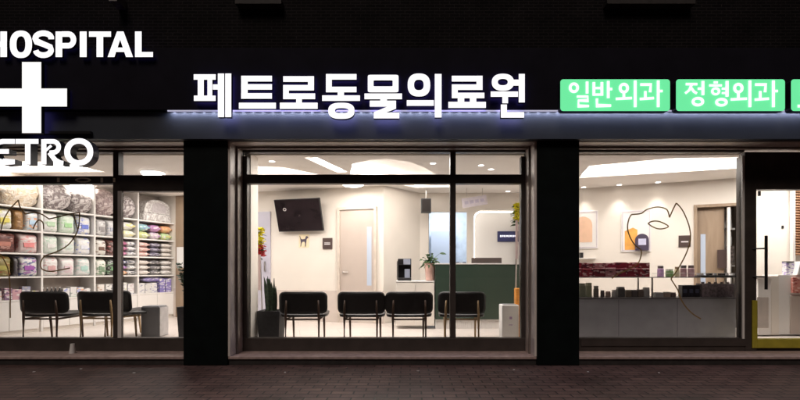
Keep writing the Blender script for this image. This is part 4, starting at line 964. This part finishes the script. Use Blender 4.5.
# local frame: x along the shelf, y = away from the room is +; the shelf front is y=0
su = thing('shelving_unit', 'cream shelving wall of four bays full of pet products with white base cabinets', 'shelving', (sh0.x, sh0.y, 0), srot)
m = MB()
for u in UB: m.box(u - .014, u + .014, 0, DEP, .001, 2.50)
m.build('upright', M_white, su, bevel=.002)
for q, z in enumerate(UZ):
    for b_ in range(4): MB().box(UB[b_] + .0145, UB[b_ + 1] - .0145, .004, DEP - .004, z - .025, z).build('shelf', M_white, su, bevel=.001)
MB().box(UB[0], UB[-1], DEP + .001, DEP + .015, 0, 2.5).build('back_panel', mat('shelf_back', (.55, .47, .42), .6), su)
for b_ in range(4):
    for q in range(2):
        a = UB[b_] + .016 + q * .398; MB().box(a, a + .392, .002, .018, .06, .50).build('cabinet_door', M_white, su, bevel=.002)
MB().box(UB[0] + .02, UB[-1] - .02, .03, DEP - .02, 0, .5).build('base_carcass', M_cream, su)

def bag_mesh(w, h, d, seed):
    """puffed flexible bag standing up: bulged body, pinched crimped top"""
    rnd = random.Random(seed); m = MB(); NX, NZ, ND = 8, 9, 2; rings = []
    for j in range(NZ + 1):
        t = j / NZ; prof = (min(1, (t * 6 + .55)) if t < .12 else 1) * (1 if t < .8 else max(.10, 1 - ((t - .8) / .2) ** 1.8 * .9)); ws = 1 - .05 * math.sin(t * 3.1) + .02 * rnd.uniform(-1, 1)
        ring = []
        for i in range(20):
            a = 2 * math.pi * i / 20; c, s = math.cos(a), math.sin(a); e = .3
            x = w / 2 * ws * math.copysign(abs(c) ** e, c); y = d / 2 * prof * math.copysign(abs(s) ** (e * 1.5), s) * (1 + .06 * rnd.uniform(-1, 1))
            ring.append(m.bm.verts.new((x, y, h * t + .004 * rnd.uniform(-1, 1) * (0 < j < NZ))))
        rings.append(ring)
    for j in range(NZ):
        for i in range(20): m.bm.faces.new([rings[j][i], rings[j][(i + 1) % 20], rings[j + 1][(i + 1) % 20], rings[j + 1][i]])
    m.bm.faces.new(rings[0][::-1]); m.bm.faces.new(rings[-1]); return m
def bump_pack(w, d, h, seed):
    """soft flat pack lying down"""
    rnd = random.Random(seed); m = MB(); N = 6; g_ = {}
    for s in (0, 1):
        for i in range(N + 1):
            for j in range(N + 1):
                a, b_ = -1 + 2 * i / N, -1 + 2 * j / N; e = max(abs(a), abs(b_)) ** 4
                zz_ = h / 2 + (h / 2) * (1 if s else -1) * (1 - .75 * e) * (1 + .06 * rnd.uniform(-1, 1) * s)
                g_[s, i, j] = m.bm.verts.new((a * w / 2, b_ * d / 2, max(0, zz_)))
    for i in range(N):
        for j in range(N):
            m.bm.faces.new([g_[1, i, j], g_[1, i + 1, j], g_[1, i + 1, j + 1], g_[1, i, j + 1]]); m.bm.faces.new([g_[0, i, j], g_[0, i, j + 1], g_[0, i + 1, j + 1], g_[0, i + 1, j]])
    for i in range(N):
        for j in (0, N): m.bm.faces.new([g_[0, i, j], g_[0, i + 1, j], g_[1, i + 1, j], g_[1, i, j]]); m.bm.faces.new([g_[0, j, i], g_[0, j, i + 1], g_[1, j, i + 1], g_[1, j, i]])
    return m
W_, G_, B_, Y_, O_, P_ = (.74, .72, .70), (.45, .6, .42), (.15, .2, .6), (.7, .6, .12), (.75, .3, .08), (.35, .1, .4)
bays = ['nearest', 'second', 'third', 'farthest']; rowsn = {3: 'upper', 2: 'middle', 1: 'lower', 0: 'bottom'}
cnt = [0]
def put_bag(bay, row, a, b_, colname, cols, kind='bag', hf=.95, dd_=.28, grp='pet food bags on the shelves', idx=None):
    """a..b: fractions along the bay"""
    u0 = UB[bay] + .02 + (UB[bay + 1] - UB[bay] - .04) * a; u1 = UB[bay] + .02 + (UB[bay + 1] - UB[bay] - .04) * b_
    z = UZ[row]; hh_ = (UZ[row + 1] - z - .03) * hf; cnt[0] += 1
    lab = '%s %s, %s from window on the %s shelf of the %s bay' % (colname, kind, ordn[idx], rowsn[row], bays[bay])
    v = SF.p((u0 + u1) / 2, -dd_ / 2 - .03, z + .001)
    t = thing('pet_food_bag', lab, kind.split()[-1], v, srot + random.uniform(-.04, .04), grp)
    bag_mesh((u1 - u0) * .97, hh_, dd_, cnt[0]).build('bag_body', pack_mat(*cols), t, smooth=True)
    if (u1 - u0) > .16:
        wv = (u1 - u0) * .5; MB().box(-wv * .5, wv * .5, -dd_ / 2 * 1.09, -dd_ / 2 * 1.0, hh_ * .3, hh_ * .52).build('bag_label', M(cols[1]), t, bevel=.002)
D = lambda c: tuple(round(q * .5, 3) for q in c)
put_bag(0,3,.28,.56,'white and yellow',(W_,Y_,(.5,.6,.4)),idx=0); put_bag(0,3,.58,.74,'brown',((.30,.16,.06),(.2,.1,.04),(.45,.25,.1)),idx=1); put_bag(0,3,.76,.99,'pale blue and orange',(W_,(.45,.6,.75),O_),idx=2)
put_bag(0,2,.2,.62,'dark red brown',((.16,.05,.04),(.5,.2,.15),(.06,.02,.02)),idx=0); put_bag(0,2,.65,.99,'pink and white',((.72,.55,.53),(.75,.25,.25),W_),idx=1)
put_bag(0,1,.2,.55,'olive and brown',((.25,.2,.06),(.4,.36,.08),(.3,.1,.04)),idx=0); put_bag(0,1,.56,.64,'dark grey',((.08,.07,.08),(.2,.2,.2),(.05,.05,.05)),idx=1); put_bag(0,1,.66,.99,'white and purple',(W_,P_,(.1,.12,.3)),idx=2)
for row, sets in ((3,[('white and green',(W_,G_,W_)),('pale green',((.6,.70,.58),(.35,.6,.3),W_)),('white and blue',(W_,B_,(.5,.55,.75)))]), (2,[('mint',((.6,.68,.6),W_,(.3,.5,.35))),('white and mint',(W_,(.6,.68,.62),(.7,.75,.6))),('white with blue trim',(W_,(.66,.67,.74),B_))]), (1,[('white and rose',(W_,(.6,.35,.35),(.66,.62,.6))),('white and pink',(W_,(.72,.55,.58),W_)),('white and teal',(W_,(.4,.6,.55),(.6,.66,.62)))])):
    for q, (nm, c) in enumerate(sets): put_bag(1, row, .02 + q * .33, .31 + q * .33, nm, c, idx=q, hf=.96)
for row, sets in ((3,[('silver',((.5,.48,.48),(.3,.28,.28),W_)),('pale grey',((.6,.58,.58),(.4,.42,.5),W_))]), (2,[('cream',((.7,.66,.6),(.15,.08,.06),W_)),('dark brown',((.10,.05,.04),(.3,.2,.2),(.5,.1,.1)))]), (1,[('ivory',((.72,.7,.62),(.2,.3,.2),W_)),('black and green',((.08,.08,.07),(.2,.4,.2),(.4,.4,.4)))])):
    for q, (nm, c) in enumerate(sets): put_bag(2, row, .03 + q * .27, .27 + q * .27, nm, c, idx=q, hf=.9)
def stack(bay, row, a, b_, n, nm, cols, idx, kind='soft pack', grp='flat packs stacked on the shelves', total=None):
    u0 = UB[bay] + .02 + (UB[bay + 1] - UB[bay] - .04) * a; u1 = UB[bay] + .02 + (UB[bay + 1] - UB[bay] - .04) * b_
    z = UZ[row]; avail = (UZ[row + 1] - z - .04) * (.92 if total is None else total); hh_ = avail / n
    lev = {1: [''], 2: ['lower', 'top'], 3: ['bottom', 'middle', 'top']}[n]
    for q in range(n):
        cnt[0] += 1; nm_, c = (nm[q], cols[q]) if isinstance(nm, list) else (nm, cols)
        v = SF.p((u0 + u1) / 2 + random.uniform(-.004, .004), -.17, z + .001 + q * hh_)
        o = bump_pack((u1 - u0) * .97, .28, hh_ * .97, cnt[0]).build('soft_pack', pack_mat(*c), None, smooth=True, loc=v, rotz=srot)
        tag(o, '%s %s, %s of %s stack, %s shelf, %s bay' % (nm_, kind, lev[q], ordn[idx], rowsn[row], bays[bay]), 'pack', grp)
stack(2,3,.60,.98,2,['pale yellow','white'],[((.7,.68,.5),Y_,W_),(W_,Y_,(.5,.5,.5))],2)
stack(2,2,.58,.76,3,'magenta',((.42,.05,.2),(.6,.2,.4),(.3,.03,.12)),2); stack(2,2,.78,.99,3,'white',(W_,(.4,.4,.5),(.1,.1,.15)),3)
stack(2,1,.58,.76,3,['orange','purple','navy'],[(O_,Y_,W_),(P_,W_,P_),((.06,.08,.25),(.3,.3,.4),W_)],2); stack(2,1,.78,.99,3,'white and black',(W_,(.1,.1,.12),(.5,.5,.5)),3)
stack(3,3,.02,.32,2,['yellow green','teal'],[((.55,.62,.2),Y_,W_),((.2,.45,.5),W_,B_)],0); stack(3,3,.34,.64,2,['lilac','purple pink'],[((.6,.5,.55),W_,P_),((.45,.15,.4),(.7,.5,.6),P_)],1); stack(3,3,.66,.97,2,['light green','orange'],[((.4,.6,.25),Y_,W_),(O_,(.75,.5,.2),(.7,.2,.05))],2)
stack(3,2,.02,.32,3,'salmon',((.7,.38,.33),W_,(.75,.5,.45)),0); stack(3,2,.34,.64,3,'dark lavender grey',((.2,.18,.24),(.45,.42,.52),(.1,.1,.12)),1); stack(3,2,.66,.97,3,'silver beige',((.62,.56,.5),(.45,.4,.38),W_),2)
stack(3,1,.02,.32,3,'beige',((.68,.6,.54),W_,(.5,.42,.4)),0); stack(3,1,.34,.64,3,'dark grey and white',((.25,.23,.24),W_,(.1,.1,.1)),1); stack(3,1,.66,.97,3,'pale silver',((.66,.62,.58),(.5,.46,.45),W_),2)
# bottom row: small boxes, bottles
def small_box(bay, a, w, h_, col, nm, idx, dep=.12, off=.09):
    u = UB[bay] + .03 + a * .8; v = SF.p(u, -off, UZ[0] + .001)
    o = MB().box(-w / 2, w / 2, -dep / 2, dep / 2, 0, h_).build('small_box', pack_mat(*col), bevel=.003, loc=v, rotz=srot + random.uniform(-.1, .1))
    tag(o, '%s small box, %s from window on the bottom shelf of the %s bay' % (nm, ordn[idx], bays[bay]), 'box', 'small boxes on the bottom shelf')
q = 0
for bay, items in ((0, [(.3,.12,.14,((.7,.62,.6),O_,W_),'cream'),(.48,.10,.18,((.2,.12,.2),(.6,.3,.4),W_),'plum'),(.62,.12,.16,((.55,.25,.3),W_,(.2,.1,.2)),'rose'),(.78,.11,.2,((.25,.25,.4),(.6,.5,.3),W_),'slate blue'),(.93,.10,.13,(W_,(.6,.3,.3),Y_),'white')]),
                   (1, [(.44,.10,.15,(W_,B_,(.5,.5,.5)),'white and blue'),(.58,.10,.17,(W_,(.5,.6,.5),(.3,.3,.3)),'white and sage'),(.72,.11,.16,((.66,.64,.6),O_,B_),'grey'),(.86,.11,.14,(W_,(.6,.4,.4),(.2,.2,.2)),'white and coral')]),
                   (2, [(.12,.12,.2,((.7,.64,.58),(.4,.2,.1),W_),'sand'),(.3,.12,.2,(W_,(.5,.5,.5),(.2,.2,.2)),'white'),(.48,.12,.18,((.6,.56,.56),B_,W_),'light grey'),(.66,.12,.22,(W_,(.6,.6,.4),(.4,.4,.4)),'white and khaki'),(.84,.12,.2,(W_,(.6,.5,.5),(.2,.2,.4)),'white and rose')]),
                   (3, [(.08,.13,.20,(W_,(.66,.64,.66),(.3,.3,.4)),'white'),(.25,.13,.19,((.66,.64,.62),W_,(.3,.3,.4)),'pale grey'),(.42,.13,.2,(W_,(.6,.6,.65),(.2,.2,.4)),'white and lavender'),(.66,.12,.28,((.12,.08,.4),W_,(.3,.2,.6)),'deep violet'),(.84,.13,.28,((.16,.10,.45),(.6,.6,.7),W_),'violet and white')])):
    for i_, (a, w, h_, c, nm) in enumerate(items): small_box(bay, a, w, h_, c, nm, i_)
for i_ in range(5):
    v = SF.p(UB[1] + .05 + i_ * .062, -.07, UZ[0] + .001); t = thing('small_bottle', 'small dark bottle with a yellow label, %s of five on the second bay bottom shelf' % ordn[i_], 'bottle', v, 0, 'small bottles on the bottom shelf')
    MB().lathe([(.022, 0), (.024, .01), (.024, .11), (.009, .13), (.009, .155)], n=14).build('bottle_glass', M_dark, t); MB().lathe([(.0248, .03), (.0248, .085)], n=14).build('bottle_label', M((.62, .52, .12)), t); MB().lathe([(.011, .156), (.011, .175)], n=12).build('bottle_cap', M_ptxt, t)
# purple packs lying over the far bay
stack_y = SF.p(UB[3] + .4, -.15, UZ[0] + .222)
o = bump_pack(.5, .2, .09, 77).build('violet_roll_pack', pack_mat((.2, .14, .5), (.5, .45, .7), W_), None, smooth=True, loc=stack_y, rotz=srot); tag(o, 'violet soft pack lying over the white boxes of the farthest bay', 'pack')
# big wrapped things on top
def blob(bay, a, w, h_, d, m_, lab, cat, name, seed, sq=.5):
    rnd = random.Random(seed); v = SF.p(UB[bay] + a * .83, -d / 2 - .01, UZ[4] + .001); m = MB(); rings = []
    for j in range(13):
        t = j / 12; rr_ = (abs(math.sin(math.pi * (.06 + .88 * t)))) ** sq; ring = []
        for i in range(24):
            q = 2 * math.pi * i / 24; c, s = math.cos(q), math.sin(q); n_ = 1 + .07 * rnd.uniform(-1, 1)
            ring.append(m.bm.verts.new((w / 2 * rr_ * math.copysign(abs(c) ** .6, c) * n_, d / 2 * rr_ * math.copysign(abs(s) ** .6, s) * n_, h_ * t)))
        rings.append(ring)
    for j in range(12):
        for i in range(24): m.bm.faces.new([rings[j][i], rings[j][(i + 1) % 24], rings[j + 1][(i + 1) % 24], rings[j + 1][i]])
    m.bm.faces.new(rings[0][::-1]); m.bm.faces.new(rings[-1]); o = m.build(name, m_, None, smooth=True, loc=v, rotz=srot); tag(o, lab, cat)
blob(0, .1, .5, .44, .34, M_pack_white, 'white wrapped pet bed on top of the nearest bay, at the photo edge', 'pet bed', 'wrapped_pet_bed', 1)
blob(0, .72, .52, .45, .34, M_pack_cream, 'round cream pet cushion in plastic on top of the nearest bay', 'pet cushion', 'wrapped_cushion', 2, .35)
blob(1, .30, .50, .46, .36, M_pack_clear, 'grey pet cushion in crinkled plastic on top of the second bay', 'pet cushion', 'wrapped_cushion', 3)
blob(1, .78, .40, .38, .36, M_pack_clear, 'smaller grey bundle in crinkled plastic on top of the second bay', 'bundle', 'wrapped_bundle', 4)
blob(2, .28, .48, .48, .36, plastic_mat('rosy_grey_plastic', (.3, .22, .22), (.62, .52, .5)), 'rosy grey pet bed in plastic on top of the third bay', 'pet bed', 'wrapped_pet_bed', 5)
blob(2, .78, .36, .42, .34, M_pack_clear, 'crumpled grey bundle on top of the third bay', 'bundle', 'wrapped_bundle', 6)
v = SF.p(UB[3] + .45, -.19, UZ[4] + .001)
hc = thing('pet_house', 'white domed pet house with a grey base on top of the farthest bay', 'pet house', v, srot)
MB().box(-.32, .32, -.16, .16, 0, .16).build('house_base', M_pack_white, hc, bevel=.03)
MB().prism([(-.30, .162), (.30, .162)] + [(.02 + .28 * math.cos(a), .30 + .14 * math.sin(a)) for a in [i * math.pi / 10 for i in range(11)]], -.14, .14).build('house_dome', M_pack_white, hc, bevel=.02)
MB().prism([(-.12, .18), (.20, .18)] + [(.04 + .16 * math.cos(a), .29 + .09 * math.sin(a)) for a in [i * math.pi / 8 for i in range(9)]], -.146, -.1405).build('house_window', M((.5, .46, .47)), hc)

# wooden panel with poster right of the shelves
o, w, hh = wallbox(FR, 177, 190, 196, 322, .04, 'storage_cupboard', M_beige, off=.001, lab='tan wooden cupboard front at the right end of the shelves', cat='cupboard')
MB().box(-w * .8, w * .9, -.046, -.0405, -.18, .25).build('pinned_poster', M_paper, o)

# bits of litter
for i_, (px, py) in enumerate(((34, 372), (81, 369), (134, 373), (285, 372.5), (418, 371), (514, 370), (588, 372), (659, 373))):
    v = onz(px, py, -.145); o = MB().box(-.012, .012, -.008, .008, 0, .004).build('litter_scrap', M_paper, bevel=.001, loc=(v.x, v.y, -.1445), rotz=random.uniform(0, 3))
    tag(o, 'tiny pale scrap on the paving, %s from the left' % ordn[i_], 'litter', 'scraps on the paving')

# ---------------------------------------------------------------- world, sun, camera
W = bpy.data.worlds.new('World'); S.world = W; W.use_nodes = True; nt = W.node_tree
sky = nt.nodes.new('ShaderNodeTexSky'); sky.sky_type = 'NISHITA'; sky.sun_disc = False; sky.sun_elevation = R(50); sky.sun_rotation = R(192)
bg = nt.nodes['Background']; nt.links.new(sky.outputs[0], bg.inputs[0]); bg.inputs[1].default_value = .0004
sl_ = bpy.data.lights.new('street_glow', 'SUN'); sl_.energy = .68; sl_.angle = R(25); sl_.color = (1, .86, .76)
so = bpy.data.objects.new('street_glow', sl_); COL.objects.link(so); so.rotation_euler = (R(40), 0, R(-12))
cam = bpy.data.cameras.new('camera'); co = bpy.data.objects.new('camera', cam); COL.objects.link(co); S.camera = co
co.location = (0, CY, CZ); co.rotation_euler = (R(90), 0, 0); cam.sensor_width = 36; cam.lens = 36 * F / 800
cam.shift_x = -(VX - 400) / 800; cam.shift_y = (VY - 200) / 800; cam.clip_end = 300; cam.clip_start = .05
S.view_settings.view_transform = 'Standard'; S.view_settings.look = 'None'; S.view_settings.gamma = 1; S.view_settings.exposure = .42
S.view_settings.use_curve_mapping = False
S.cycles.use_denoising = True; S.cycles.max_bounces = 8; S.cycles.transparent_max_bounces = 12; S.cycles.sample_clamp_indirect = 6
S.cycles.caustics_reflective = False; S.cycles.caustics_refractive = False
